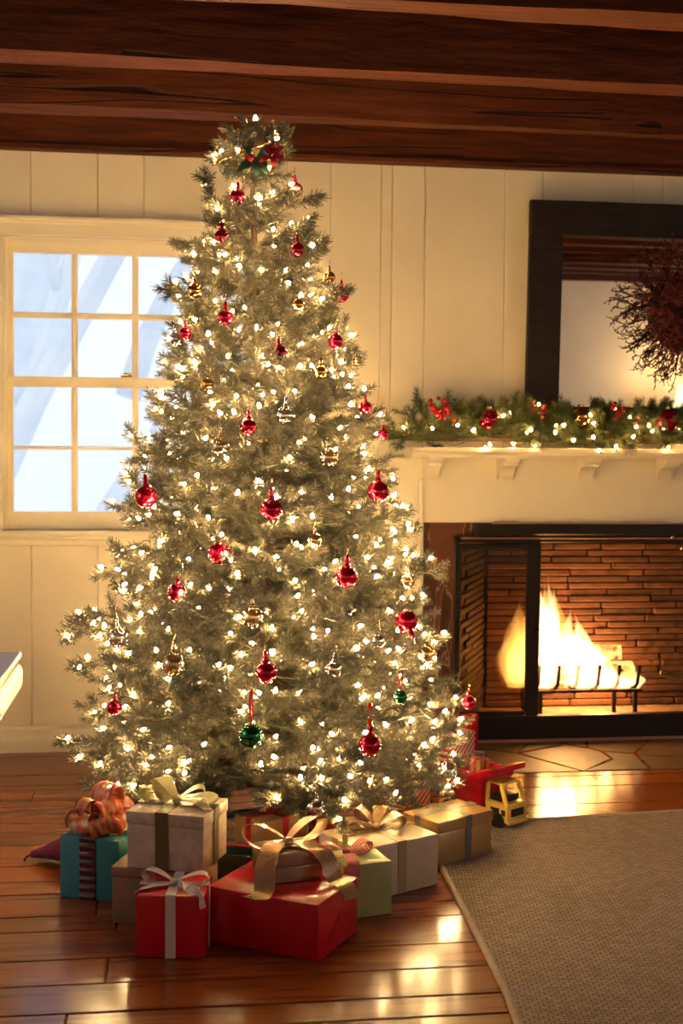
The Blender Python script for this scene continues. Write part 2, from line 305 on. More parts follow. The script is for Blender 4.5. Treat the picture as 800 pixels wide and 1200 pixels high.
class MB:
    """collects geometry; build() links it as one mesh object"""
    def __init__(s): s.v = []; s.f = []; s.m = []
    def add(s, vs, fs, mi=0):
        n = len(s.v); s.v.extend([tuple(v) for v in vs]); s.f.extend([tuple(i + n for i in f) for f in fs]); s.m.extend([mi] * len(fs))
        return s
    def box(s, a, b, mi=0, M=None):
        x0, y0, z0 = a; x1, y1, z1 = b
        vs = [Vector(p) for p in ((x0, y0, z0), (x1, y0, z0), (x1, y1, z0), (x0, y1, z0), (x0, y0, z1), (x1, y0, z1), (x1, y1, z1), (x0, y1, z1))]
        if M is not None: vs = [M @ v for v in vs]
        return s.add(vs, [(0, 3, 2, 1), (4, 5, 6, 7), (0, 1, 5, 4), (1, 2, 6, 5), (2, 3, 7, 6), (3, 0, 4, 7)], mi)
    def tube(s, pts, rad, seg=8, mi=0, cap=True):
        pts = [Vector(p) for p in pts]; n = len(pts)
        rs = rad if isinstance(rad, (list, tuple)) else [rad] * n
        vs = []; up = None
        for i, p in enumerate(pts):
            t = (pts[min(i + 1, n - 1)] - pts[max(i - 1, 0)]); t = t.normalized() if t.length > 1e-9 else Vector((0, 0, 1))
            if up is None:
                up = Vector((0, 0, 1)) if abs(t.z) < 0.9 else Vector((1, 0, 0))
            a = t.cross(up); a = a.normalized() if a.length > 1e-6 else t.orthogonal().normalized()
            b = t.cross(a); up = -b if False else a.cross(t)
            for k in range(seg):
                an = 2 * PI * k / seg
                vs.append(p + (a * math.cos(an) + b * math.sin(an)) * rs[i])
        fs = []
        for i in range(n - 1):
            for k in range(seg):
                k2 = (k + 1) % seg
                fs.append((i * seg + k, i * seg + k2, (i + 1) * seg + k2, (i + 1) * seg + k))
        if cap:
            fs.append(tuple(range(seg))); fs.append(tuple((n - 1) * seg + k for k in reversed(range(seg))))
        return s.add(vs, fs, mi)
    def lathe(s, prof, seg=16, mi=0, M=None):
        vs = []; fs = []; n = len(prof)
        for r, z in prof:
            for k in range(seg):
                a = 2 * PI * k / seg; vs.append(Vector((r * math.cos(a), r * math.sin(a), z)))
        for i in range(n - 1):
            for k in range(seg):
                k2 = (k + 1) % seg; fs.append((i * seg + k, i * seg + k2, (i + 1) * seg + k2, (i + 1) * seg + k))
        fs.append(tuple(reversed(range(seg)))); fs.append(tuple((n - 1) * seg + k for k in range(seg)))
        if M is not None: vs = [M @ v for v in vs]
        return s.add(vs, fs, mi)
    def ball(s, c, r, seg=12, rings=8, mi=0, sq=(1, 1, 1)):
        prof = [(max(1e-4, r * math.sin(PI * i / rings)), -r * math.cos(PI * i / rings)) for i in range(rings + 1)]
        M = Matrix.Translation(Vector(c)) @ Matrix.Diagonal((sq[0], sq[1], sq[2], 1))
        return s.lathe(prof, seg, mi, M)
    def prism(s, poly, axis, d0, d1, mi=0):
        """poly: 2-D outline (CCW), extruded along axis 'x','y' or 'z'"""
        n = len(poly)
        def mk(p, d): return {'x': (d, p[0], p[1]), 'y': (p[0], d, p[1]), 'z': (p[0], p[1], d)}[axis]
        vs = [mk(p, d0) for p in poly] + [mk(p, d1) for p in poly]
        fs = [tuple(reversed(range(n))), tuple(range(n, 2 * n))] + [(i, (i + 1) % n, n + (i + 1) % n, n + i) for i in range(n)]
        return s.add(vs, fs, mi)
    def strip(s, pts, wv, th=0.0012, mi=0):
        """a ribbon: centre line pts, half-width vectors wv, thickness th"""
        pts = [Vector(p) for p in pts]; wv = [Vector(x) for x in wv]; n = len(pts); vs = []
        for i, p in enumerate(pts):
            t = pts[min(i + 1, n - 1)] - pts[max(i - 1, 0)]
            nn = t.cross(wv[i]); nn = nn.normalized() * th * 0.5 if nn.length > 1e-9 else Vector((0, 0, th / 2))
            vs += [p - wv[i] - nn, p + wv[i] - nn, p + wv[i] + nn, p - wv[i] + nn]
        fs = []
        for i in range(n - 1):
            for k in range(4): fs.append((i * 4 + k, i * 4 + (k + 1) % 4, i * 4 + 4 + (k + 1) % 4, i * 4 + 4 + k))
        fs.append((0, 3, 2, 1)); fs.append(tuple(4 * (n - 1) + k for k in range(4)))
        return s.add(vs, fs, mi)
    def mesh(s, name, mats, smooth=False, bevel=0.0, bseg=2, jitter=0.0):
        me = bpy.data.meshes.new(name); me.from_pydata(s.v, [], s.f)
        for m in (mats if isinstance(mats, (list, tuple)) else [mats]): me.materials.append(m)
        me.polygons.foreach_set('material_index', s.m)
        if bevel or True:
            bm = bmesh.new(); bm.from_mesh(me)
            bmesh.ops.recalc_face_normals(bm, faces=bm.faces)
            if bevel:
                es = [e for e in bm.edges if len(e.link_faces) == 2 and e.calc_face_angle(0) > R(35)]
                bmesh.ops.bevel(bm, geom=es, offset=bevel, segments=bseg, affect='EDGES', profile=0.5, clamp_overlap=True)
            bm.to_mesh(me); bm.free()
        if smooth:
            me.polygons.foreach_set('use_smooth', [True] * len(me.polygons))
            if smooth == 'auto':
                me.set_sharp_from_angle(angle=R(40))
        me.update()
        return me
    def build(s, name, mats, parent=None, smooth=False, bevel=0.0, bseg=2, local=False, **kw):
        me = s.mesh(name, mats, smooth, bevel, bseg)
        return link(name, me, parent, local, **kw)
def link(name, me, parent=None, local=False, M=None, label=None, cat=None, group=None, kind=None):
    o = bpy.data.objects.new(name, me); COL.objects.link(o)
    if parent is not None:
        o.parent = parent
        if M is not None: o.matrix_basis = M
        if not local: me.transform(wm(parent).inverted())
        WM[o.name] = wm(parent) @ (M if M is not None else Matrix.Identity(4))
    elif M is not None:
        o.matrix_basis = M; WM[o.name] = M
    return tag(o, label, cat, group, kind)

def lerp(a, b, t): return a + (b - a) * t
# ================================================================== THE ROOM
WT = 0.16                                             # back wall thickness
wx = lambda px, py=400, y=0.0: at_y(px, py, y).x
wz = lambda px, py, y=0.0: at_y(px, py, y).z
# window opening in the back wall (x of jambs, z of sill and head)
WX0, WX1 = wx(4, 450), wx(309, 450)
WZ0, WZ1 = wz(60, 621), wz(60, 277)
# fireplace opening
FX0 = wx(534, 740); FCX = wx(815, 740); FX1 = 2 * FCX - FX0
FZ1 = wz(600, 626); FZ0 = 0.0
H = ROOM_H
wall = MB()
def wbox(x0, x1, z0, z1): wall.box((x0, 0, z0), (x1, WT, z1))
HB = H + .24
wbox(ROOM_X0, WX0, 0, HB); wbox(WX0, WX1, 0, WZ0); wbox(WX0, WX1, WZ1, HB); wbox(WX1, FX0, 0, HB)
wbox(FX0, FX1, FZ1, HB); wbox(FX1, ROOM_X1, 0, HB)
wall_back = wall.build('wall_back', CREAM, kind='structure')
tag(wall_back, 'cream painted board wall behind the tree, window and fireplace')
# vertical boards on the back wall
joints_px = [36, 114.5, 168.5, 240, 312, 387.5, 446.5, 498, 592, 635.5, 740.5, 775, 850, 925]
jx = [ROOM_X0, ROOM_X0 + 0.22, ROOM_X0 + 0.43, ROOM_X0 + 0.68, ROOM_X0 + 0.9, ROOM_X0 + 1.15, ROOM_X0 + 1.36] + [wx(p, 195) for p in joints_px]
x = jx[-1]
while x < ROOM_X1 - 0.3: x += random.choice((0.17, 0.24, 0.3)); jx.append(x)
jx.append(ROOM_X1)
BT = 0.014
CASE_X0, CASE_X1 = WX0 - 0.09, WX1 + 0.09
HEAD_Z1 = wz(60, 256.5); SILL_Z0 = wz(60, 638)
SUR_X0, SUR_X1 = wx(455, 600), 2 * FCX - wx(455, 600)     # fireplace surround extent
MANTEL_Z = wz(600, 525, -0.18)
BASE_H = wz(30, 850)
def board(x0, x1, z0, z1):
    if x1 - x0 < 0.01 or z1 - z0 < 0.01: return
    MB().box((x0 + 0.0007, -BT, z0), (x1 - 0.0007, 0.002, z1)).build('panel_board', CREAM, wall_back, bevel=0.0032, bseg=1)
for a, b in zip(jx[:-1], jx[1:]):
    if b <= a: continue
    cuts = sorted({a, b, *[c for c in (CASE_X0, CASE_X1, SUR_X0, SUR_X1) if a + 0.002 < c < b - 0.002]})
    for p, q in zip(cuts[:-1], cuts[1:]):
        m = (p + q) / 2
        if CASE_X0 < m < CASE_X1: board(p, q, BASE_H, SILL_Z0); board(p, q, HEAD_Z1, H)
        elif SUR_X0 < m < SUR_X1: board(p, q, MANTEL_Z - 0.03, H)
        else: board(p, q, BASE_H, H)
# baseboard
bb = MB()
prof = [(0.0, 0.0), (-0.032, 0.0), (-0.032, BASE_H - 0.045), (-0.026, BASE_H - 0.035), (-0.026, BASE_H - 0.012), (-0.018, BASE_H), (0.0, BASE_H)]
bb.prism(prof, 'x', ROOM_X0, SUR_X0).prism(prof, 'x', SUR_X1, ROOM_X1)
bb.build('baseboard_back', CREAM_TRIM, kind='structure')

# ---- window
win = empty('window_1', (0.5 * (WX0 + WX1), 0, WZ0)); tag(win, 'white double-hung sash window with small panes at back wall', kind='structure')
def wpart(name, mb, mat=CREAM_TRIM, bevel=0.003, parent=None, **k): return mb.build(name, mat, parent or win, bevel=bevel, bseg=1, **k)
wpart('casing', MB().box((CASE_X0, -0.028, SILL_Z0), (WX0 + 0.002, 0.0, WZ1)))
wpart('casing', MB().box((WX1 - 0.002, -0.028, SILL_Z0), (CASE_X1, 0.0, WZ1)))
h3 = (HEAD_Z1 - WZ1)
wpart('head_trim', MB().prism([(0, WZ1), (-0.034, WZ1), (-0.034, WZ1 + h3 * .62), (-0.042, WZ1 + h3 * .68), (-0.042, WZ1 + h3 * .76), (-0.058, WZ1 + h3 * .86), (-0.058, HEAD_Z1), (0, HEAD_Z1)], 'x', CASE_X0 - 0.02, CASE_X1 + 0.02), bevel=0)
sh = WZ0 - SILL_Z0
wpart('window_sill', MB().prism([(0.10, WZ0 - 0.016), (0.10, WZ0), (-0.060, WZ0), (-0.064, WZ0 - 0.004), (-0.064, WZ0 - sh * .38), (-0.046, WZ0 - sh * .42), (-0.046, WZ0 - sh * .6), (-0.036, WZ0 - sh * .66), (-0.036, SILL_Z0), (0, SILL_Z0), (0, WZ0 - 0.016)], 'x', CASE_X0 - 0.02, CASE_X1 + 0.02), bevel=0)
wpart('jamb', MB().box((WX0, 0.0, WZ0), (WX0 + 0.012, WT, WZ1)).box((WX1 - 0.012, 0, WZ0), (WX1, WT, WZ1)).box((WX0, 0, WZ1 - 0.008), (WX1, WT, WZ1)))
# sash geometry from the photograph, resolved onto the sash planes
def sash(name, yc, z0, z1, zbot, ztop, ycol):
    th = 0.017
    x0, x1 = WX0 + 0.012, WX1 - 0.012
    cols = [(wx(16, ycol, yc), wx(84, ycol, yc)), (wx(91, ycol, yc), wx(155, ycol, yc)), (wx(162, ycol, yc), wx(226, ycol, yc)), (wx(233, ycol, yc), wx(296, ycol, yc))]
    rows = [(zbot[0], zbot[1]), (ztop[0], ztop[1])]
    s = MB().box((x0, yc - th, z0), (cols[0][0], yc + th, z1)).box((cols[3][1], yc - th, z0), (x1, yc + th, z1))
    s.box((cols[0][0], yc - th, z0), (cols[3][1], yc + th, rows[0][0])).box((cols[0][0], yc - th, rows[1][1]), (cols[3][1], yc + th, z1))
    so = wpart(name, s, bevel=0)
    for i in range(3):
        wpart('muntin', MB().box((cols[i][1], yc - th * .9, rows[0][0]), (cols[i + 1][0], yc + th * .9, rows[1][1])), parent=so)
    wpart('muntin', MB().box((cols[0][0], yc - th * .85, rows[0][1]), (cols[3][1], yc + th * .85, rows[1][0])), parent=so)
    for c in cols:
        for r_ in rows:
            MB().box((c[0] - .004, yc - 0.0015, r_[0] - .004), (c[1] + .004, yc + 0.0015, r_[1] + .004)).build('pane', PANE, so)
    return so
zz = lambda py, y: wz(85, py, y)
YL, YU = 0.045, 0.085
sash('lower_sash', YL, WZ0 + 0.001, zz(442, YL), (zz(599.5, YL), zz(527, YL)), (zz(523, YL), zz(454, YL)), 560)
sash('upper_sash', YU, zz(452, YU), WZ1 - 0.008, (zz(443, YU), zz(373.5, YU)), (zz(367, YU), zz(298, YU)), 360)
lk = at_y(148, 441, YL)
MB().box((lk.x - .022, lk.y - .012, lk.z - .004), (lk.x + .022, lk.y + .03, lk.z + .003)).box((lk.x - .012, lk.y - .02, lk.z + .003), (lk.x + .02, lk.y + .004, lk.z + .012)).build('sash_lock', BRASS, win, bevel=0.002)

# ---- other walls, floor slab, ceiling (behind the camera: seen in the mirror)
def plain_wall(name, a, b, label): o = MB().box(a, b).build(name, CREAM, kind='structure'); tag(o, label); return o
LW0, LW1, LZ0, LZ1 = -3.1, -1.6, 0.85, 2.0
wl = MB()
HT = H + .24
for a, b in (((ROOM_Y0), LW0), (LW1, WT)): wl.box((ROOM_X0 - .12, a, 0), (ROOM_X0, b, HT))
wl.box((ROOM_X0 - .12, LW0, 0), (ROOM_X0, LW1, LZ0)).box((ROOM_X0 - .12, LW0, LZ1), (ROOM_X0, LW1, HT))
wl.build('wall_left', CREAM, kind='structure')
RW0, RW1 = -5.75, -4.05
wr = MB()
for a, b in (((ROOM_Y0), RW0), (RW1, WT)): wr.box((ROOM_X1, a, 0), (ROOM_X1 + .12, b, HT))
wr.box((ROOM_X1, RW0, 0), (ROOM_X1 + .12, RW1, LZ0)).box((ROOM_X1, RW0, LZ1), (ROOM_X1 + .12, RW1, HT))
wr.build('wall_right', CREAM, kind='structure')
plain_wall('wall_front', (ROOM_X0, ROOM_Y0 - .12, 0), (ROOM_X1, ROOM_Y0, HT), 'cream wall across the room, seen in the mirror')
for nm, xw, y0, y1 in (('window_2', ROOM_X0, LW0, LW1), ('window_3', ROOM_X1, RW0, RW1)):
    wn = empty(nm, (xw, (y0 + y1) / 2, LZ0), kind='structure')
    s = 1 if xw < 0 else -1
    xx = sorted((xw - .05 * s, xw + .02 * s))
    fr = MB().box((xx[0], y0, LZ0), (xx[1], y0 + .06, LZ1)).box((xx[0], y1 - .06, LZ0), (xx[1], y1, LZ1)).box((xx[0], y0, LZ0), (xx[1], y1, LZ0 + .06)).box((xx[0], y0, LZ1 - .06), (xx[1], y1, LZ1))
    fr.build('window_frame', CREAM_TRIM, wn)
    for k in (1, 2, 3): MB().box((xx[0] + .02, y0 + (y1 - y0) * k / 4 - .012, LZ0), (xx[1] - .02, y0 + (y1 - y0) * k / 4 + .012, LZ1)).build('muntin', CREAM_TRIM, wn)
    for k in (1, 2, 3): MB().box((xx[0] + .02, y0, LZ0 + (LZ1 - LZ0) * k / 4 - .012), (xx[1] - .02, y1, LZ0 + (LZ1 - LZ0) * k / 4 + .012)).build('muntin', CREAM_TRIM, wn)

ceiling = MB().box((ROOM_X0 - .12, ROOM_Y0 - .12, H + 0.22), (ROOM_X1 + .12, WT, H + 0.30)).build('ceiling', CEILWOOD, kind='structure')
tag(ceiling, 'dark boarded ceiling carried by rough-hewn beams')
def beam(y_near, y_far, z0, seedv, ragged=0.006):
    """a hewn beam along x with a slightly wavy lower edge"""
    rnd = random.Random(seedv); n = 40; vs = []; fs = []
    off = [[rnd.uniform(-1, 1) for _ in range(n + 1)] for _ in range(4)]
    for i in range(n + 1):
        x = lerp(ROOM_X0, ROOM_X1, i / n)
        wob = lambda k, s=1.0: ragged * s * (math.sin(i * 0.35 + k * 2 + seedv) + 0.45 * off[k][i])
        vs += [(x, y_near + wob(0), z0 + wob(1, .8)), (x, y_far + wob(2), z0 + wob(3, .8)), (x, y_far, H + 0.23), (x, y_near, H + 0.23)]
    for i in range(n):
        for k in range(4): fs.append((i * 4 + k, i * 4 + (k + 1) % 4, i * 4 + 4 + (k + 1) % 4, i * 4 + 4 + k))
    fs += [(0, 1, 2, 3), tuple(n * 4 + k for k in (3, 2, 1, 0))]
    MB().add(vs, fs).build('beam', BEAM, ceiling, smooth='auto', bevel=0.0)
def beam_y(px, py): return at_z(px, py, H).y
beam(-0.055, 0.0, H - 0.0, 1, 0.002)
MB().box((ROOM_X0, -0.075, H - 0.004), (ROOM_X1, 0.0, H + 0.016)).build('beam_ledge', BEAM, ceiling, bevel=0.003)
b2n, b2f = beam_y(400, 139.5), beam_y(400, 147.5)
b3n, b3f = beam_y(400, 79), beam_y(400, 93)
b4n, b4f = beam_y(600, 4), beam_y(600, 24)
beam(b2n, b2f, H, 2); beam(b3n, b3f, H, 3); beam(b4n, b4f, H, 4, .008)
y = b4n - 0.42
k = 5
while y > ROOM_Y0 + 0.1:
    beam(y - 0.12, y, H, k); y -= 0.53; k += 1

# ---- floor: a sub-floor with separate planks on it
floor = MB().box((ROOM_X0 - .12, ROOM_Y0 - .12, -0.10), (ROOM_X1 + .12, WT, -0.022)).build('floor', pmat('subfloor_dark', (0.02, 0.008, 0.004), rough=0.9), kind='structure')
tag(floor, 'polished reddish wooden plank floor')
rows_px = [887.7, 909.7, 927, 939.8, 961.8, 979.5, 992.2, 1016.2, 1035, 1050, 1076, 1094, 1128, 1158, 1192]
rows = [0.0] + [at_z(0, p, 0).y for p in rows_px]
if rows[1] > -0.03: rows.pop(1)
while rows[-1] > ROOM_Y0: rows.append(rows[-1] - random.choice((0.10, 0.14, 0.18)))
# hearth outline on the floor (flush with it)
HE_X0 = at_z(500, 900, 0).x; HE_X1 = 2 * FCX - HE_X0
HE_Y = at_z(690, 904, 0).y
for i in range(len(rows) - 1):
    ya, yb = rows[i + 1], rows[i]
    spans = [(ROOM_X0, ROOM_X1)]
    if yb > HE_Y + 0.02:
        if ya < HE_Y: 
            ym = HE_Y
            for s in ((ROOM_X0, HE_X0), (HE_X1, ROOM_X1)): MB().box((s[0], ym, -0.022), (s[1], yb - .0014, 0.0)).build('plank', FLOORWOOD, floor, bevel=0.0025, bseg=1)
            yb = HE_Y
        else: spans = [(ROOM_X0, HE_X0), (HE_X1, ROOM_X1)]
    if yb - ya < 0.01: continue
    for s0, s1 in spans:
        cuts = [s0]
        c = s0 + random.uniform(0.5, 2.2)
        if i == 1: c = at_z(107, 918, 0).x
        if i == len(rows_px): c = at_z(77, 1195, 0).x
        while c < s1 - 0.5: cuts.append(c); c += random.uniform(1.6, 2.8)
        cuts.append(s1)
        for p, q in zip(cuts[:-1], cuts[1:]):
            MB().box((p + .0006, ya + .0016, -0.022), (q - .0006, yb - .0016, random.uniform(-.0006, .0006))).build('plank', FLOORWOOD, floor, bevel=0.003, bseg=1)

# ================================================================== FIREPLACE
fp = empty('fireplace', (FCX, 0, 0), label='cream painted fireplace with bracketed mantel shelf and brown marble facing', cat='fireplace')
SY = -0.035                                           # front of the wooden surround
MX0 = wx(496, 640, SY); MX1 = 2 * FCX - MX0           # marble outer edge
MZ1 = wz(600, 612.5, SY)                              # underside of the frieze
fz_top = wz(600, 537, -0.19)                          # underside of the shelf
MB().box((SUR_X0, SY, MZ1), (SUR_X1, 0, fz_top)).build('frieze', CREAM_TRIM, fp, bevel=0.002, bseg=1)
for xa, xb in ((SUR_X0, MX0), (MX1, SUR_X1)):
    MB().box((xa, SY, 0), (xb, 0, MZ1)).build('pilaster', CREAM_TRIM, fp, bevel=0.002, bseg=1)
tx = wx(490, 600, SY)
for xa in (tx, 2 * FCX - tx - 0.018):
    MB().box((xa, SY - 0.012, 0), (xa + 0.018, SY, wz(490, 562, SY))).build('bead_moulding', CREAM_TRIM, fp, bevel=0.004)
shx0 = wx(484, 530, -0.2); shx1 = 2 * FCX - shx0
SHY = -0.205
sp = [(0, fz_top), (SHY + .028, fz_top), (SHY + .026, fz_top + .012), (SHY + .008, fz_top + .022), (SHY, fz_top + .024), (SHY, MANTEL_Z - .003), (SHY + .003, MANTEL_Z), (0, MANTEL_Z)]
MB().prism(sp, 'x', shx0, shx1).build('mantel_shelf', CREAM_TRIM, fp)
cz0 = wz(510, 562, -0.1)
def corbel(x, wd=0.062):
    h = fz_top - cz0
    pr = [(SY, cz0), (SY - .022, cz0)]
    for i in range(9):
        t = i / 8.0; pr.append((SY - .022 - .05 * (1 - math.cos(t * PI / 2)) - .012 * t, cz0 + h * .62 * math.sin(t * PI / 2) ** 1.1))
    pr += [(SY - .098, cz0 + h * .64), (SY - .100, cz0 + h * .78), (SY - .118, cz0 + h * .80), (SY - .128, cz0 + h * .9), (SY - .130, fz_top), (SY, fz_top)]
    MB().prism(pr, 'x', x, x + wd).build('corbel', CREAM_TRIM, fp, bevel=0.0015, bseg=1)
for p in (495, 582, 675.5, 768, 861, 954, 1047):
    corbel(wx(p, 550, SY))
# marble facing
YM = -0.012
zt = FZ1
for a, b in (((MX0, 0, 0), (FX0, 0, MZ1)), ((FX1, 0, 0), (MX1, 0, MZ1))):
    MB().box((a[0], YM, 0), (b[0], 0.02, MZ1)).build('marble_slab', MARBLE, fp, bevel=0.002, bseg=1)
MB().box((FX0, YM, FZ1 - .015), (FX1, 0.02, MZ1)).build('marble_slab', MARBLE, fp, bevel=0.002, bseg=1)
# firebox: splayed brick box
FD = 0.52
BX0 = at_y(570, 720, FD).x; BX1 = 2 * FCX - BX0
fb = MB().box((FX0 - .25, FD + .05, -0.05), (FX1 + .25, FD + .12, FZ1 + .25))
for s, (xf, xb) in ((-1, (FX0, BX0)), (1, (FX1, BX1))):
    fb.prism([(xf, WT * .1), (xb, FD + .06), (xb + s * .12, FD + .06), (xf + s * .12, WT * .1)][::s], 'z', -0.05, FZ1 + .25)
fb.box((FX0 - .15, 0.02, FZ1 + .16), (FX1 + .15, FD + .1, FZ1 + .25))
fbo = fb.build('firebox', MORTAR, fp)
MB().box((FX0, 0.0, -0.05), (FX1, FD + .05, 0.025)).build('firebox_floor', ASH, fp)
ch = 0.030
zc = 0.028; row = 0
bw = 0.20
while zc < FZ1 + .12:
    x = BX0 - (row % 2) * bw * .5
    while x < BX1:
        bw = .34 * random.uniform(.6, 1.2)
        xa, xb = max(x, BX0), min(x + bw, BX1)
        if xb - xa > .03:
            yo = FD + .012 + random.uniform(-.006, .006)
            MB().box((xa + .003, yo, zc + .0012), (xb - .003, FD + .05, zc + ch - .0012)).build('brick', BRICK, fbo, bevel=0.005, bseg=1)
        x += bw
    for s, xf, xbk in ((-1, FX0, BX0), (1, FX1, BX1)):
        d = Vector((xbk - xf, FD + .05)); ln = d.length; d /= ln; nrm = Vector((d.y, -d.x)) * (1 if s < 0 else -1)
        u = 0.03 + (row % 2) * bw * .5
        while u < ln - .03:
            u1 = min(u + bw, ln)
            pp = [Vector((xf, .016)) + d * (u + .003), Vector((xf, .016)) + d * (u1 - .003)]
            o = nrm * (.012 + random.uniform(-.004, .004))
            poly = [pp[0], pp[1], pp[1] + o, pp[0] + o]
            MB().prism([(p.x, p.y) for p in poly], 'z', zc + .002, zc + ch - .003).build('brick', SIDE_DARK, fbo, bevel=0.003, bseg=1)
            u += bw
    zc += ch; row += 1

# ---- hearth of flagstones, flush with the floor
hearth = MB().box((HE_X0, HE_Y, -0.022), (HE_X1, 0.0, -0.008)).build('hearth', GROUT, label='flush hearth of irregular flagstones in front of the fireplace', cat='hearth')
def stone(poly):
    pts = [at_z(px, py, 0) for px, py in poly]
    c = sum(pts, Vector()) / len(pts)
    cl = lambda p: (min(max(p.x, HE_X0 + .004), HE_X1 - .004), min(max(p.y, HE_Y + .004), -.004))
    pts = [c + (p - c) * (1 - .013 / max((p - c).length, .01)) for p in pts]
    q = [cl(p) for p in pts]
    a = sum(q[i][0] * q[(i + 1) % len(q)][1] - q[(i + 1) % len(q)][0] * q[i][1] for i in range(len(q)))
    if a < 0: q.reverse()
    if abs(a) < 1e-3: return
    MB().prism(q, 'z', -0.012, 0.002 + random.uniform(-.001, .002)).build('flagstone', STONE, hearth)
HV = dict(A0=(495, 866), A1=(556, 863), A2=(620, 862), A3=(646, 861), A4=(679, 860), A5=(756, 859), A6=(835, 858), A7=(905, 857), A8=(1000, 856), A9=(1110, 855),
          M1=(546, 877), M2=(606, 883), M3=(663, 873), M4=(688, 877), M5=(706, 881), M6=(744, 884), M7=(770, 887), M8=(829, 884), M9=(852, 894), M10=(906, 881), M11=(962, 885), K=(718, 890),
          F0=(490, 912), F1=(536, 909), F3=(684, 905), F4=(764, 904), F5=(852, 903), F6=(966, 902), F7=(1110, 900))
for poly in ('A0 A1 M1 F1 F0', 'A1 A2 M2 M1', 'A2 A3 M3 M2', 'A3 A4 M4 M3', 'A4 A5 M6 M5 M4', 'A5 A6 M8 M7 M6', 'M1 M2 F3 F1', 'M2 M3 M4 M5 K F3', 'M5 M6 F4 F3 K',
             'M6 M7 M8 M9 F5 F4', 'A6 A7 M10 M9 M8', 'M9 M10 M11 F6 F5', 'A7 A8 M11 M10', 'A8 A9 F7 F6 M11'):
    stone([HV[k_] for k_ in poly.split()])

# ---- iron fire doors
DY = -0.045
fd = empty('fireplace_doors', (FCX, DY, 0), label='black iron fireplace doors with smoked glass panel and copper cresting', cat='fireplace doors')
dx0 = wx(533, 740, DY); dx1 = 2 * FCX - dx0
dzt, dzb = wz(600, 628.5, DY), 0.012
def ibox(name, x0, x1, z0, z1, y0=DY, y1=-0.012, mat=BLACKMETAL, parent=None, bevel=.003): return MB().box((x0, y0, z0), (x1, y1, z1)).build(name, mat, parent or fd, bevel=bevel, bseg=1)
bz1 = wz(700, 837, DY)
ibox('bottom_rail', dx0, dx1, dzb, bz1, DY - .012)
ibox('top_rail', dx0, dx1, wz(700, 636, DY), dzt)
ibox('side_rail', dx0, dx0 + .012, bz1, dzt); ibox('side_rail', dx1 - .012, dx1, bz1, dzt)
hx0 = wx(556, 620, DY)
hz0, hz1 = wz(600, 627, DY), wz(600, 613, DY)
ibox('hood', hx0, 2 * FCX - hx0, hz0, hz1, DY - .03, -0.012, bevel=.006)
# copper strip standing in for the highlight along the bottom track
ibox('bottom_track_highlight', dx0 + .01, dx1 - .01, dzb - .008, dzb + .004, DY - .018, DY - .010, mat=COPPER, bevel=0)
# copper wave cresting on the hood
def crest(xa, xb, h):
    pts = []; n = 16
    for i in range(n + 1):
        t = i / n
        pts.append((lerp(xa, xb, t), hz1 - .001 + h * (0.18 + 0.82 * (math.sin(PI * t) ** 1.4) * (0.65 + 0.35 * math.cos(2 * PI * t * 1.0)))))
    MB().prism([(xa, hz1 - .002)] [:0] + [(xb, hz1 - .003), ] + pts[::-1] + [(xa, hz1 - .003)], 'y', DY - .026, DY - .016).build('cresting', COPPER, fd)
xs = [wx(p, 612, DY) for p in (572, 598, 642, 670, 714, 722, 790, 800, 850, 900, 950, 1000)]
for a, b, hh in ((574, 610, .020), (606, 640, .012), (630, 676, .016), (672, 716, .010), (718, 790, .017), (786, 830, .012), (828, 900, .017), (898, 960, .014)):
    crest(wx(a, 612, DY), wx(b, 612, DY), hh)
def door(xa, xb, ang=0.0, hinge=None, handle_side=1):
    d = empty('glass_door', ((hinge if hinge is not None else xa), DY + .008, 0), ang); d.parent = fd
    M = Matrix.Translation(Vector(((hinge if hinge is not None else xa) - FCX, .008, 0))) @ Matrix.Rotation(ang, 4, 'Z')
    d.matrix_basis = M; WM[d.name] = wm(fd) @ M
    wd = xb - xa; z0, z1 = bz1 + .002, wz(700, 637, DY)
    def q(x0, x1, za, zb, nm, mat, y0=-.012, y1=.012): MB().box((x0, y0, za), (x1, y1, zb)).build(nm, mat, d, bevel=.003 if mat is BLACKMETAL else 0, bseg=1, local=True)
    q(0.0, .010, z0, z1, 'door_stile', BLACKMETAL); q(wd - .056, wd, z0, z1, 'door_stile', BLACKMETAL)
    q(.010, wd - .056, z1 - .022, z1, 'door_rail', BLACKMETAL); q(.010, wd - .056, z0, z0 + .018, 'door_rail', BLACKMETAL)
    q(.010, wd - .056, z0 + .018, z1 - .022, 'glass', SMOKED, -.002, .002)
    MB().ball((wd - .012, -.022, (z0 + z1) / 2), .010).build('door_knob', BLACKMETAL, d, local=True, smooth=True)
    return d
xd1 = wx(632, 740, DY)
door(dx0 + .012, xd1)
door(2 * FCX - xd1, dx1 - .012)
MB().tube([(dx0 + .02, DY - .008, wz(700, 630.5, DY)), (dx1 - .02, DY - .008, wz(700, 630.5, DY))], .004, 8).build('top_track', COPPER, fd)
for p in (788, 799):
    c = at_y(p, 629 if p < 795 else 642, DY - .02); MB().ball(c, .008, 10, 6).build('handle', BRASS, fd, smooth=True)

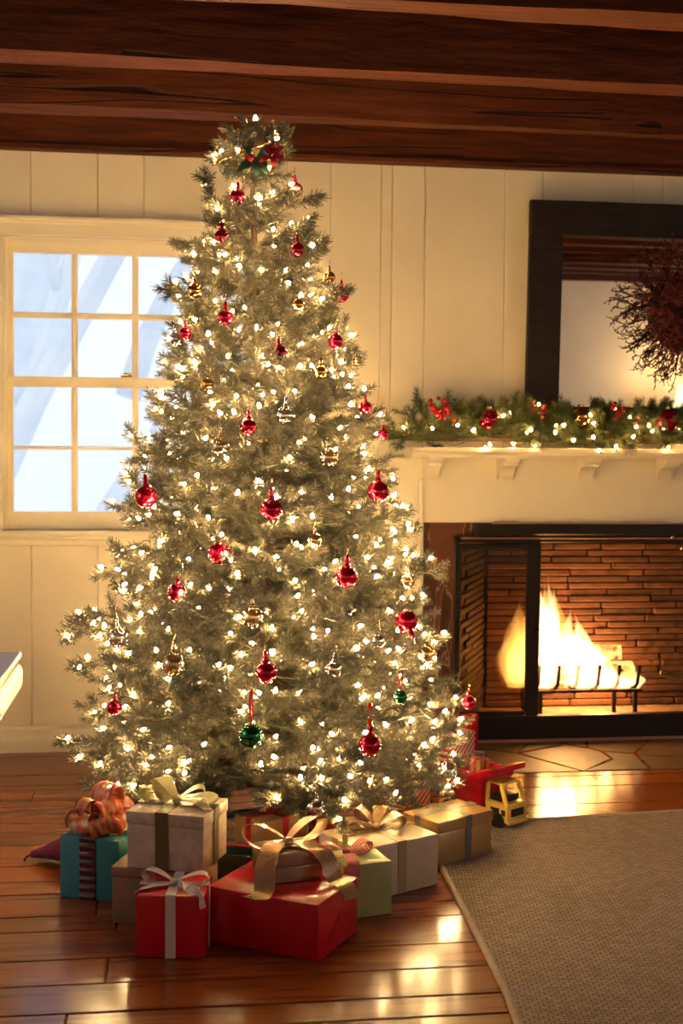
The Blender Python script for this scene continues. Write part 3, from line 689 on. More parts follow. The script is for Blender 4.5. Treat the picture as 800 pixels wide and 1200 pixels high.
# ---- grate, logs, fire
GY0, GY1 = 0.12, 0.38
gx0, gx1 = at_y(625, 800, GY0).x, at_y(752, 800, GY0).x
gz = wz(690, 808, GY0)
gr = empty('fire_grate', ((gx0 + gx1) / 2, (GY0 + GY1) / 2, 0.025), label='black iron fire grate with upturned bars holding burning logs', cat='grate')
for yy in (GY0, GY1): MB().box((gx0, yy - .008, gz - .012), (gx1, yy + .008, gz)).build('cross_bar', BLACKMETAL, gr, bevel=.002)
for xx in (gx0 + .03, gx1 - .03):
    for yy in (GY0, GY1): MB().box((xx - .008, yy - .008, .025), (xx + .008, yy + .008, gz - .012)).build('leg', BLACKMETAL, gr)
for p in (630, 653, 675, 700, 723, 746):
    x = at_y(p, 795, GY0 - .03).x
    zt_ = wz(p, 780, GY0 - .05)
    MB().tube([(x - .02, GY1 + .02, gz + .008), (x - .01, GY0 + .02, gz + .008), (x - .004, GY0 - .018, gz + .012), (x, GY0 - .034, gz + .03), (x + .004, GY0 - .045, zt_)], .0085, 8).build('bar', BLACKMETAL, gr, smooth=True)
def ember_mat():
    m, nt, out = new_mat('glowing_ember_bark'); b = N(nt, 'ShaderNodeBsdfPrincipled'); b.inputs['Base Color'].default_value = (.06, .03, .018, 1); b.inputs['Roughness'].default_value = .9
    tc = N(nt, 'ShaderNodeTexCoord'); nz = N(nt, 'ShaderNodeTexNoise'); nz.inputs['Scale'].default_value = 22; nz.inputs['Detail'].default_value = 4; L(nt, tc.outputs['Object'], nz.inputs['Vector'])
    mr = N(nt, 'ShaderNodeMapRange'); mr.inputs['From Min'].default_value = .35; mr.inputs['From Max'].default_value = .75; mr.inputs['To Max'].default_value = 4.5; L(nt, nz.outputs['Fac'], mr.inputs['Value'])
    b.inputs['Emission Color'].default_value = (1, .36, .08, 1); L(nt, mr.outputs[0], b.inputs['Emission Strength']); L(nt, b.outputs[0], out.inputs['Surface']); return m
EMBER = ember_mat()
def log(name, a, b, r, label, seed):
    rn = random.Random(seed); a = Vector(a); b = Vector(b); n = 8; seg = 14
    o = empty(name, a.lerp(b, .5) - Vector((0, 0, r)), label=label, cat='log', group='logs burning in the fireplace')
    t = (b - a).normalized(); u = t.orthogonal().normalized(); v = t.cross(u); vs = []; fs = []
    lump = [rn.uniform(.85, 1.1) for _ in range(seg)]
    for i in range(n + 1):
        c = a.lerp(b, i / n)
        for k in range(seg):
            an = 2 * PI * k / seg; vs.append(c + (u * math.cos(an) + v * math.sin(an)) * r * lump[k] * rn.uniform(.95, 1.05))
    for i in range(n):
        for k in range(seg): fs.append((i * seg + k, i * seg + (k + 1) % seg, (i + 1) * seg + (k + 1) % seg, (i + 1) * seg + k))
    MB().add(vs, fs).build('bark', EMBER if seed < 4 else BARK, o, smooth=True)
    for c0, ring in ((a, 0), (b, n)):
        MB().add([vs[ring * seg + k] for k in range(seg)] + [c0 + (t if ring else -t) * .004], [(k, (k + 1) % seg, seg) for k in range(seg)]).build('cut_end', CUTWOOD, o)
lz = gz + .016
log('log', (gx0 + .02, .20, lz + .045), (gx1 - .02, .19, lz + .045), .045, 'thick log lying across the front of the grate', 1)
log('log', (gx0 + .0, .31, lz + .048), (gx1 - .10, .33, lz + .048), .048, 'burning log lying across the rear of the grate', 2)
log('log', (gx0 + .04, .28, lz + .12), (gx1 - .06, .23, lz + .125), .036, 'thin log resting crosswise on the two others', 3)
log('log', tuple(at_y(774, 788, .30)), tuple(at_y(840, 806, .20)), .016, 'stick leaning on the firebox floor beside the grate', 4)

fire = empty('fire', ((gx0 + gx1) / 2, .25, gz), label='bright yellow log fire burning in the grate', cat='fire')
VCORE = fire_volume('flame_core', (1.0, 0.60, 0.20), 34.0)
VOUT = fire_volume('flame_outer', (1.0, 0.36, 0.06), 9.0)
def flame(px0, py0, px1, py1, r, yd, mat, seed, sway=.02):
    rn = random.Random(seed); a = at_y(px0, py0, yd); b = at_y(px1, py1, yd); n = 14; seg = 12; vs = []; fs = []
    ph = rn.uniform(0, 6)
    for i in range(n + 1):
        t = i / n; c = a.lerp(b, t) + Vector((math.sin(t * 5 + ph) * sway * t, math.cos(t * 4 + ph) * sway * .6 * t, 0))
        rr = r * (math.sin(PI * min(1, t * 1.0 + .12)) ** .8 * (1 - t * .55) + .0005) if t < .999 else .0008
        rr = max(rr, .0008)
        for k in range(seg):
            an = 2 * PI * k / seg; w_ = 1 + .18 * math.sin(3 * an + t * 6 + ph)
            vs.append(c + Vector((math.cos(an) * rr * w_, math.sin(an) * rr * w_ * .8, 0)))
    for i in range(n):
        for k in range(seg): fs.append((i * seg + k, i * seg + (k + 1) % seg, (i + 1) * seg + (k + 1) % seg, (i + 1) * seg + k))
    fs += [tuple(reversed(range(seg))), tuple(n * seg + k for k in range(seg))]
    MB().add(vs, fs).build('flame', mat, fire, smooth=True)
TOPS = [(596, 742), (606, 722), (618, 700), (630, 678), (638, 664), (648, 680), (658, 700), (668, 712), (678, 728), (686, 716), (694, 744), (706, 752), (716, 768), (728, 780), (740, 786)]
rf = random.Random(77)
for i in range(60):
    x_ = lerp(598, 742, (i + rf.random()) / 60)
    for (xa, ya), (xb, yb) in zip(TOPS[:-1], TOPS[1:]):
        if xa <= x_ <= xb: ty = lerp(ya, yb, (x_ - xa) / (xb - xa))
    yy = rf.uniform(.10, .36) if x_ < 665 else rf.uniform(.085, .22); ty = lerp(ty, 800, rf.choice((-.10, 0, .05, .15, .3)))
    flame(x_ + rf.uniform(-6, 6), 806 if yy < .2 else 800, x_ - rf.uniform(-4, 8), ty, rf.uniform(.034, .060) * (1.3 if x_ < 690 else 1.15), yy, VCORE if i % 3 else VOUT, i + 11, sway=.028)
for i, (p, q, pw, yy) in enumerate(((645, 770, 16, .43), (700, 785, 14, .43), (660, 775, 9, .10))):
    l = bpy.data.lights.new('fire_glow', 'POINT'); l.energy = pw; l.color = (1.0, 0.43, 0.12); l.shadow_soft_size = .06
    o = bpy.data.objects.new('fire_glow', l); COL.objects.link(o); o.location = at_y(p, q, yy)
# ================================================================== CHRISTMAS TREE
TC = at_z(318, 977, 0.0)
TABLE_R = [(0.0, .60), (.25, .615), (.466, .595), (.73, .535), (.99, .455), (1.26, .355), (1.52, .285), (1.78, .215), (2.0, .13), (2.12, .07), (2.2, .03)]
def tree_r(z):
    for (a, ra), (b, rb) in zip(TABLE_R[:-1], TABLE_R[1:]):
        if z <= b: return lerp(ra, rb, max(0, (z - a) / (b - a)))
    return TABLE_R[-1][1]
def tree_x(z): return -0.035 * z                       # slight lean of the trunk
tree = empty('christmas_tree', (TC.x, TC.y, 0), label='tall frosted green Christmas fir tree covered in lights before the window', cat='Christmas tree')

TWIG_PTS = []
def needle_twig(vs, fs, mi, p0, p1, per_m, nl, nw, rn, taper=True, wood_r=.0016, base_clear=0.0):
    """a twig from p0 to p1 clothed in needles; needles are single slim blades"""
    p0 = Vector(p0); p1 = Vector(p1); d = p1 - p0; ln = d.length; t = d / ln
    u = t.orthogonal().normalized(); v = t.cross(u)
    n0 = len(vs)
    for c, r_ in ((p0, wood_r * 1.6), (p1, wood_r)):
        for k in range(3):
            a = 2 * PI * k / 3; vs.append(c + (u * math.cos(a) + v * math.sin(a)) * r_)
    for k in range(3): fs.append((n0 + k, n0 + (k + 1) % 3, n0 + 3 + (k + 1) % 3, n0 + 3 + k)); mi.append(1)
    n = int(ln * per_m)
    TWIG_PTS.append(p0.lerp(p1, .75))
    for i in range(n):
        s = base_clear + (1 - base_clear) * (i + rn.random()) / n
        c = p0 + d * s
        a = rn.uniform(0, 2 * PI); rad = u * math.cos(a) + v * math.sin(a)
        fw = rn.uniform(.5, 1.1) + (0.9 * max(0, s - .85) / .15 if taper else 0)
        dr = (rad + t * fw).normalized()
        l_ = nl * rn.uniform(.75, 1.15)
        sd = dr.cross(rad if abs(dr.dot(rad)) < .97 else u); sd = sd.normalized() * nw * .5
        sd = (Matrix.Rotation(rn.uniform(0, PI), 3, dr) @ sd)
        b = len(vs); tp_ = c + dr * l_; vs += [c - sd * .7, c + sd * .7, tp_ + sd * .45, tp_ - sd * .45]
        fs.append((b, b + 1, b + 2, b + 3)); mi.append(0)
BRANCH_PTS = {}; ALL_PTS = []
def branch_mesh(name, Lb, seed, mats, nl=.022, nw=.0027, per_m=2000, droop=.10, start=.22, spread=.52):
    rn = random.Random(seed); vs = []; fs = []; mi = []; TWIG_PTS.clear()
    def main(s): return Vector((Lb * s, 0.02 * math.sin(s * 3 + seed) * Lb, -droop * Lb * math.sin(s * PI * .8) + droop * Lb * s * s * .9))
    n0 = 0; seg = 5; K = 8
    for i in range(K + 1):
        c = main(i / K); r_ = lerp(.0055, .0022, i / K)
        for k in range(seg):
            a = 2 * PI * k / seg; vs.append(c + Vector((0, math.cos(a) * r_, math.sin(a) * r_)))
    for i in range(K):
        for k in range(seg): fs.append((i * seg + k, i * seg + (k + 1) % seg, (i + 1) * seg + (k + 1) % seg, (i + 1) * seg + k)); mi.append(1)
    # needles along the main stem
    for i in range(6):
        s0 = start + (1 - start) * i / 6; s1 = start + (1 - start) * (i + 1) / 6
        needle_twig(vs, fs, mi, main(s0), main(s1) + (main(s1) - main(s0)) * (.15 if i == 5 else 0), per_m * .8, nl, nw, rn, taper=(i == 5), wood_r=.0015)
    # side twigs
    step = .050; s = start; side = 1
    while s < .97:
        c = main(s); t = (main(min(1, s + .03)) - main(s)).normalized()
        ll = (0.07 + .115 * (1 - s) ** .7 * min(1, Lb / .4)) * rn.uniform(.75, 1.2)
        ang = R(rn.uniform(42, 62)); az = rn.choice((0, 0, 0, 1, -1)) * R(rn.uniform(25, 60))
        lat = Vector((0, side * math.cos(az), math.sin(az) + .12))
        d = (t * math.cos(ang) + lat * math.sin(ang)).normalized()
        e = c + d * ll
        needle_twig(vs, fs, mi, c, e, per_m, nl, nw, rn, base_clear=.04)
        if ll > .10:                                   # little side shoots
            for q in (.5,):
                cc = c + d * ll * q
                for sg in (-1, 1):
                    d2 = (d * .72 + Vector((t.x * .2, 0, 0)) + d.cross(Vector((0, 0, 1))).normalized() * sg * .62 + Vector((0, 0, rn.uniform(-.2, .3)))).normalized()
                    needle_twig(vs, fs, mi, cc, cc + d2 * ll * rn.uniform(.3, .5), per_m, nl, nw, rn)
        side = -side; s += step / max(Lb, .12) * rn.uniform(.75, 1.15)
    me = bpy.data.meshes.new(name); me.from_pydata([tuple(v) for v in vs], [], fs)
    for m in mats: me.materials.append(m)
    me.polygons.foreach_set('material_index', mi); me.update()
    BRANCH_PTS[me.name] = list(TWIG_PTS)
    return me
LENS = [.10, .17, .25, .34, .43, .52, .60]
BR = {L_: [branch_mesh('fir_branch', L_, int(L_ * 1000) + k, (NEEDLE, TWIGWOOD)) for k in range(2)] for L_ in LENS}
MB().tube([(TC.x + tree_x(z), TC.y, z) for z in (.04, .6, 1.2, 1.8, 2.14)], [.026, .022, .016, .010, .004], 10).build('trunk', TRUNK, tree, smooth=True)
for k in range(3):                                     # stand
    a = R(30 + 120 * k)
    MB().tube([(TC.x, TC.y, .07), (TC.x + .10 * math.cos(a), TC.y + .10 * math.sin(a), .055), (TC.x + .26 * math.cos(a), TC.y + .26 * math.sin(a), .010)], [.012, .012, .009], 8).build('stand_leg', GREENWIRE, tree, smooth=True)
MB().lathe([(.034, .02), (.036, .03), (.036, .16), (.032, .165)], 16, 0, Matrix.Translation((TC.x, TC.y, 0))).build('stand_collar', GREENWIRE, tree, smooth='auto')
rn = random.Random(21)
nbr = 0
z = .30; ring = 0
while z < 2.10:
    Rz_ = tree_r(z)
    nb = max(4, int(round(2 * PI * Rz_ / .205))) if z > .36 else 20
    for k in range(nb):
        a = 2 * PI * (k + rn.uniform(-.28, .28)) / nb + ring * 2.4
        lr = (Rz_ - .015) * rn.uniform(.84, 1.10)
        if z < .36 and -.55 < (a - math.atan2(CAM.y - TC.y, CAM.x - TC.x) + PI) % (2 * PI) - PI < .16: lr *= .40
        elev = R(lerp(-9, 34, (z / 2.1) ** 1.3) + rn.uniform(-7, 7))
        lb = lr / max(.6, math.cos(elev))
        Lk = min(LENS, key=lambda q: abs(q - lb))
        zs = z - lb * math.sin(elev) * (.55 if z > .5 else .25)
        M = (Matrix.Translation((tree_x(z), 0, zs + rn.uniform(-.03, .03))) @ Matrix.Rotation(a, 4, 'Z') @ Matrix.Rotation(-elev, 4, 'Y')
             @ Matrix.Rotation(rn.uniform(-.5, .5), 4, 'X') @ Matrix.Diagonal((lb / Lk, min(1.15, lb / Lk), min(1.15, lb / Lk), 1)))
        me_ = rn.choice(BR[Lk]); link('branch', me_, tree, True, M=M); nbr += 1
        ALL_PTS += [M @ p for p in BRANCH_PTS[me_.name]]
    z += lerp(.105, .07, z / 2.1); ring += 1
for k in range(15):
    a = math.atan2(CAM.y - TC.y, CAM.x - TC.x) + lerp(-2.0, 2.0, (k + rn.uniform(-.2, .2)) / 14)
    da_ = a - math.atan2(CAM.y - TC.y, CAM.x - TC.x)
    if -.55 < da_ < .14: continue
    lb = rn.uniform(.48, .60)
    Lk = min(LENS, key=lambda q: abs(q - lb))
    M = Matrix.Translation((0, 0, .285 + rn.uniform(-.02, .02))) @ Matrix.Rotation(a, 4, 'Z') @ Matrix.Rotation(R(rn.uniform(6, 13)), 4, 'Y') @ Matrix.Rotation(rn.uniform(-.4, .4), 4, 'X') @ Matrix.Diagonal((lb / Lk, 1, 1, 1))
    me_ = rn.choice(BR[Lk]); link('branch', me_, tree, True, M=M); nbr += 1
    ALL_PTS += [M @ p for p in BRANCH_PTS[me_.name]]
for a, e in ((.3, 62), (2.4, 66), (4.4, 60), (1.4, 80)):
    link('branch', BR[.10][0], tree, True, M=Matrix.Translation((tree_x(2.08), 0, 2.06)) @ Matrix.Rotation(a, 4, 'Z') @ Matrix.Rotation(-R(e), 4, 'Y')); nbr += 1
print('branches', nbr)

# ---- string lights on the tree
def bulb_mesh(name, mat, r=.0046, h=.0135):
    b = MB()
    b.lathe([(.0012, h), (r * .62, h * .82), (r, h * .45), (r * .95, h * .15), (r * .55, -.001)], 7, 0)
    b.lathe([(.0036, -.010), (.0036, .000), (.0030, .001)], 5, 1)
    return b.mesh(name, [mat, GREENWIRE], smooth=True)
bm_tree = bulb_mesh('light_bulb', BULB)
lights = empty('tree_string_lights', (TC.x, TC.y, 0), label='warm white mini string lights wound all over the tree', cat='string lights')
rn = random.Random(5)
def surf(z, a, f=1.0):
    r_ = tree_r(z) * f
    return Vector((tree_x(z) + math.cos(a) * r_, math.sin(a) * r_, z))
pts = []
acam = math.atan2(CAM.y - TC.y, CAM.x - TC.x)
rn.shuffle(ALL_PTS)
def try_add(n, frange, fa, mind, zmin=.17):
    cnt = 0
    for q in ALL_PTS:
        if cnt >= n: break
        fr = math.hypot(q.x - tree_x(q.z), q.y) / tree_r(q.z)
        da = abs((math.atan2(q.y, q.x) - acam + PI) % (2 * PI) - PI)
        if not (frange[0] < fr < frange[1] and fa[0] <= da <= fa[1] and q.z > zmin): continue
        p = q + Vector((rn.uniform(-.006, .006), rn.uniform(-.006, .006), rn.uniform(.004, .016)))
        if all((p - o_).length > mind for o_ in pts): pts.append(p); cnt += 1
try_add(240, (.80, 1.10), (0, 1.75), .054)
try_add(300 - len(pts), (.42, .80), (0, 1.5), .05)
front_n = len(pts)
try_add(70, (.7, 1.1), (0, 1.75), .040)
try_add(110, (.7, 1.05), (1.75, 4), .06)
try_add(60, (.35, .7), (0, 2), .06)
print('bulbs', front_n, len(pts))
for i, p in enumerate(pts[:front_n]):
    M = Matrix.Translation(p) @ Euler((rn.uniform(-1.2, 1.2), rn.uniform(-1.2, 1.2), rn.uniform(0, 6))).to_matrix().to_4x4()
    link('light_bulb', bm_tree, lights, True, M=M)
sb = MB()
for p in pts[front_n:]:
    M = Matrix.Translation(p + Vector((TC.x, TC.y, 0))) @ Euler((rn.uniform(-1.2, 1.2), rn.uniform(-1.2, 1.2), 0)).to_matrix().to_4x4()
    sb.lathe([(.0010, .0135), (.0033, .0095), (.0046, .0055), (.004, .0016), (.002, -.001)], 6, 0, M)
sb.build('light_bulbs', BULB, lights, smooth=True, kind='stuff')
# the green cord winding down the tree
cord = []
for i in range(620):
    t = i / 619; z = lerp(2.1, .26, t); a = t * 2 * PI * 13
    cord.append(surf(z, a, .80 + .07 * math.sin(i * .9)) + Vector((TC.x, TC.y, .012 * math.sin(i * 1.7))))
MB().tube(cord, .0016, 4, cap=False).build('cord', GREENWIRE, lights)
pc = [at_z(px, py, .006) for px, py in ((233, 897), (238, 905), (250, 908), (270, 906), (292, 903))]
MB().tube(pc, .004, 6).build('plug_cord', pmat('brown_cord', (.09, .035, .015), rough=.5), lights, smooth=True)

# ---- ball ornaments hung on the tree
def cone_hit(px, py, f=1.0):
    """where the sight line meets the tree's outer surface (or passes nearest to it)"""
    d = ray(px, py); best = None
    t = 2.6
    while t < 4.6:
        p = CAM + d * t
        z = p.z; q = Vector((p.x - TC.x - tree_x(z), p.y - TC.y)).length - tree_r(z) * f
        if q <= 0: return p
        if best is None or q < best[0]: best = (q, p)
        t += .008
    return best[1]
ORN_MESH = {}
def ornament(px, py, dpx, mat, label, group, tilt=0.0, tube=True, f=1.0):
    c = cone_hit(px, py, f); dep = (c - CAM).dot(RCAM @ Vector((0, 0, -1)))
    r_ = dpx * .5 * dep / FPX
    o = empty('ball_ornament', tuple(c - Vector((0, 0, r_))), rn.uniform(0, 6), label=label, cat='ornament', group=group)
    if mat.name not in ORN_MESH:
        prof = [(max(1e-4, math.sin(PI * i / 14)), 1 - math.cos(PI * i / 14)) for i in range(15)]
        ball = MB().lathe(prof, 24).mesh('ball', mat, smooth=True)
        nk = MB().lathe([(.32, 1.93), (.30, 2.08), (.20, 2.16), (.22, 2.3), (.19, 2.75), (.14, 2.95), (.02, 3.02)], 14).mesh('neck', mat, smooth=True)
        cap = MB().lathe([(.33, 1.92), (.34, 2.0), (.33, 2.16), (.24, 2.18), (.06, 2.2), (.05, 2.34), (.01, 2.36)], 12).mesh('cap', SILVER_ORN if mat in (SILVER_ORN, GREEN_ORN) else mat, smooth='auto')
        hk = MB().tube([(0, 0, 2.3), (0, .06, 2.6), (0, .0, 3.0), (0, -.10, 3.5), (0, -.05, 3.9), (0, .10, 3.85)], .035, 5).mesh('hook', BRASS, smooth=True)
        ORN_MESH[mat.name] = (ball, nk, cap, hk)
    ball, nk, cap, hk = ORN_MESH[mat.name]
    S = Matrix.Translation((0, 0, r_)) @ Matrix.Rotation(tilt, 4, 'Y') @ Matrix.Translation((0, 0, -r_)) @ Matrix.Diagonal((r_, r_, r_, 1))
    link('ball', ball, o, True, M=S)
    link('neck' if tube else 'cap', nk if tube else cap, o, True, M=S)
    link('hook', hk, o, True, M=S)
    if not tube or px == 433:                          # hung on a loop of red cord
        MB().tube([(0, 0, r_ * 2.2), (r_ * .5, 0, r_ * 3.2), (r_ * .25, 0, r_ * 4.6), (-r_ * .2, 0, r_ * 4.7), (-r_ * .4, 0, r_ * 3.3), (0, 0, r_ * 2.2)], r_ * .09, 6).build('cord_loop', BERRY, o, local=True, smooth=True)
REDG, GOLDG, SILG, GRNG = 'red balls on the tree', 'gold balls on the tree', 'silver balls on the tree', 'green balls on the tree'
for px, py, d, lab in [
    (278, 231, 18, 'small red ball ornament under the green holly leaves of the topper'),
    (346, 223, 18, 'small red ball ornament under the red silk leaves of the topper'),
    (260, 278, 18, 'small red ball ornament beside the gold ring near the top'),
    (348, 293, 18, 'small red ball ornament third down below the topper on the mantel side'),
    (264, 372, 19, 'red ball ornament close to the gold ball at the upper window panes'),
    (217, 391, 15, 'red ball ornament half hidden behind a silver ball before the window'),
    (400, 346, 18, 'red ball ornament on the upper mantel-side edge of the tree'),
    (393, 400, 18, 'red ball ornament just above a gold ball on the upper mantel side'),
    (327, 414, 20, 'red ball ornament in the middle of the tree, highest of its centre line'),
    (291, 500, 20, 'red ball ornament beside the large clear silver ball, mid-height'),
    (428, 478, 16, 'pinkish red ball ornament with a bulb glowing on it, near the garland end'),
    (449, 509, 13, 'tiny red ornament touching the end of the mantel garland'),
    (171, 582, 27, 'large red ball ornament hanging by the bottom window pane'),
    (318, 597, 27, 'large red ball ornament at the very centre of the tree'),
    (443, 576, 26, 'large red ball ornament beside the first mantel bracket'),
    (257, 648, 27, 'large red ball ornament down and towards the window from the central one'),
    (406, 676, 26, 'large red ball ornament down and towards the fireplace from the central one'),
    (207, 694, 22, 'red ball ornament partly covered by fir needles on the window side'),
    (476, 728, 27, 'red ball ornament lying tilted near the iron fireplace doors'),
    (312, 788, 26, 'red ball ornament straight above the green ball, half in the needles'),
    (134, 829, 18, 'small red ball ornament near the baseboard on the window side'),
    (433, 873, 27, 'large red ball ornament hanging low above the cream gift boxes'),
    (549, 823, 17, 'small red ball ornament at the branch tip before the fireplace doors')]:
    ornament(px, py, d, RED_ORN, lab, REDG, tilt={476: 2.2, 207: .5, 549: -.35, 171: .25}.get(px, rn.uniform(-.1, .1)), f=.97 if d > 15 else 1.0)
for px, py, d, lab, m in [
    (228, 341, 18, 'gold ball ornament hanging before the upper window panes', GOLD_ORN),
    (259, 266, 12, 'tiny gold ornament just above a small red ball near the top', GOLD_ORN),
    (349, 357, 15, 'gold ornament between the upper red balls in the middle', GOLD_ORN),
    (386, 325, 14, 'gold ornament just above the red ball at the mantel-side edge', GOLD_ORN),
    (375, 436, 16, 'gold ball ornament under the upper mantel-side red ball', GOLD_ORN),
    (418, 423, 9, 'tiny gold ornament on the edge against the cream wall', GOLD_ORN),
    (243, 450, 16, 'gold ball ornament at the height of the window lock', GOLD_ORN),
    (258, 523, 22, 'pale gold ball ornament up and towards the window from the central red', CLEAR_GOLD),
    (385, 536, 22, 'pale gold ball ornament up and towards the mantel from the central red', CLEAR_GOLD),
    (369, 633, 17, 'small pale gold ball ornament just above the lower mantel-side red ball', CLEAR_GOLD),
    (477, 681, 19, 'pale gold ball ornament next to the marble facing of the fireplace', CLEAR_GOLD),
    (296, 723, 26, 'large pale gold ball ornament in the middle above a red one', CLEAR_GOLD),
    (203, 778, 28, 'large pale gold ball ornament low on the window side', CLEAR_GOLD),
    (500, 766, 23, 'pale gold ball ornament at the edge against the dark fireplace doors', CLEAR_GOLD)]:
    ornament(px, py, d, m, lab, GOLDG, tilt=rn.uniform(-.15, .15), f=.97)
for px, py, d, lab in [
    (206, 397, 17, 'silver ball ornament hanging in front of the window muntin'),
    (334, 487, 22, 'clear silver ball ornament in the middle of the upper half'),
    (138, 747, 23, 'silver ball ornament on the outer edge of the window side'),
    (391, 784, 20, 'silver ball ornament half hidden in needles below the centre'),
    (443, 751, 17, 'small silver ball ornament beside the tilted red one'),
    (525, 903, 22, 'silver ball ornament hanging in front of the red toy truck bed'),
    (370, 947, 20, 'silver ball ornament hanging lowest, just above the gold satin bow')]:
    ornament(px, py, d, SILVER_ORN, lab, SILG, tilt=rn.uniform(-.2, .2), f=.98)
for px, py, d, lab in [(294, 862, 29, 'large green ball ornament low in the middle of the tree'), (469, 817, 17, 'small green ball ornament among needles near the fireplace side')]:
    ornament(px, py, d, GREEN_ORN, lab, GRNG, tube=False, f=.98)

# ---- tree topper: holly leaves, red silk leaves and a golden horn
tp = Vector((TC.x + tree_x(2.1), TC.y - .05, 0))
topz = at_depth(300, 180, (Vector((TC.x, TC.y, 2.1)) - CAM).dot(RCAM @ Vector((0, 0, -1)))).z
topper = empty('tree_topper', (tp.x, tp.y, topz - .05), label='holly and red silk leaf spray with gold horn on the treetop', cat='tree topper')
def leaf(px0, py0, px1, py1, wd, mat, dy=0.0, name='leaf', curl=.02):
    y_ = TC.y - .07 + dy
    a = at_y(px0, py0, y_); b = at_y(px1, py1, y_ - .03); n = 8; pts_ = []; ws = []
    d = (b - a).normalized(); sd = d.cross(Vector((0, -1, .35))).normalized()
    for i in range(n + 1):
        t = i / n; pts_.append(a.lerp(b, t) + Vector((0, -curl * math.sin(PI * t), 0)))
        ws.append(sd * wd * .95 * max(.06, math.sin(PI * min(.97, t * .92 + .06))) * (1.15 if i % 2 else .9))
    MB().strip(pts_, ws, .0015).build(name, mat, topper, smooth=False)
GOLDLEAF = pmat('gold_silk', (.34, .24, .11), rough=.4, metal=.3)
leaf(300, 190, 306, 150, .016, GOLDLEAF, 0, 'gold_leaf'); leaf(302, 190, 314, 152, .014, HOLLY, .01)
leaf(300, 184, 278, 202, .015, HOLLY, -.03); leaf(302, 184, 300, 206, .015, HOLLY, -.04); leaf(300, 188, 320, 170, .014, HOLLY, -.02); leaf(300, 186, 284, 172, .013, HOLLY, -.01); leaf(304, 186, 312, 204, .013, HOLLY, -.03)
leaf(318, 183, 304, 190, .010, REDLEAF, -.05, 'red_leaf'); leaf(318, 183, 334, 188, .010, REDLEAF, -.05, 'red_leaf'); leaf(318, 183, 332, 172, .010, REDLEAF, -.04, 'red_leaf'); leaf(318, 183, 320, 166, .010, REDLEAF, -.04, 'red_leaf'); leaf(318, 183, 308, 174, .010, REDLEAF, -.045, 'red_leaf'); leaf(318, 183, 322, 196, .010, REDLEAF, -.05, 'red_leaf'); leaf(296, 190, 286, 184, .009, REDLEAF, -.05, 'red_leaf')
for px, py in ((290, 187), (294, 184), (309, 186)): MB().ball(at_y(px, py, TC.y - .12), .010, 10, 8).build('berry', BERRY, topper, smooth=True)
hA = at_y(248, 192, TC.y - .08); hB = at_y(316, 166, TC.y - .12)
MB().tube([hA, hA.lerp(hB, .03), hA.lerp(hB, .1), hA.lerp(hB, .6), hB], [.009, .005, .003, .003, .0045], 10).build('horn', BRASS, topper, smooth=True)
for (ax, ay, bx, by) in ((296, 184, 256, 166), (296, 188, 250, 184), (318, 184, 341, 152), (300, 180, 303, 140)):
    pa = at_y(ax, ay, TC.y - .05); pb = at_y(bx, by, TC.y - .07); dd = pb - pa
    q_ = dd.to_track_quat('X', 'Z').to_matrix().to_4x4()
    link('fir_tip', BR[.10][0], topper, True, M=wm(topper).inverted() @ Matrix.Translation(pa) @ q_ @ Matrix.Diagonal((dd.length / .10, .8, .8, 1)))
tb = at_y(299, 141, TC.y - .04)
link('top_bulb', bm_tree, topper, True, M=wm(topper).inverted() @ Matrix.Translation(tb) @ Matrix.Scale(1.1, 4))
# ================================================================== RUG
rug_px = [(606, 1215), (590, 1168), (575, 1137), (560, 1107), (545, 1078), (530, 1049), (518, 1028), (512, 1015), (514, 1001), (530, 985), (560, 972), (600, 964)]
rp_ = [at_z(px, py, 0.0) for px, py in rug_px]
far = at_z(800, 952, 0.0)
dirx = (far - rp_[-1]).normalized()
outline = [rp_[0] + (rp_[0] - rp_[1]).normalized() * 1.6] + rp_
rx1 = 3.2
outline.append(rp_[-1] + dirx * ((rx1 - rp_[-1].x) / dirx.x))
outline.append(Vector((rx1, outline[0].y, 0)))
def inset(poly, d):
    n = len(poly); res = []
    for i in range(n):
        a, b, c = poly[i - 1], poly[i], poly[(i + 1) % n]
        e1 = (b - a).normalized(); e2 = (c - b).normalized()
        n1 = Vector((e1.y, -e1.x, 0)); n2 = Vector((e2.y, -e2.x, 0))
        m = (n1 + n2); m = m / max(.3, m.length_squared) * 2 * .5 * 2 / 2
        res.append(b + m * d)
    return res
inn = inset(outline, .030)
rug = empty('rug', (1.6, -3.0, 0), label='large brown woven jute rug with pale bound edge', cat='rug')
bmr = MB(); n = len(inn)
bmr.prism([(p.x, p.y) for p in inn], 'z', 0.0015, 0.0095).build('woven_field', RUG, rug)
eb = MB(); vs = []; fs = []
for p, q in zip(outline, inn):
    m = p.lerp(q, .5)
    vs += [(p.x, p.y, .0012), (p.x, p.y, .009), (m.x, m.y, .0135), (q.x, q.y, .0115), (q.x, q.y, .0012)]
for i in range(n):
    j = (i + 1) % n
    for k in range(4): fs.append((i * 5 + k, j * 5 + k, j * 5 + k + 1, i * 5 + k + 1))
eb.add(vs, fs).build('bound_edge', RUGEDGE, rug, smooth=True)

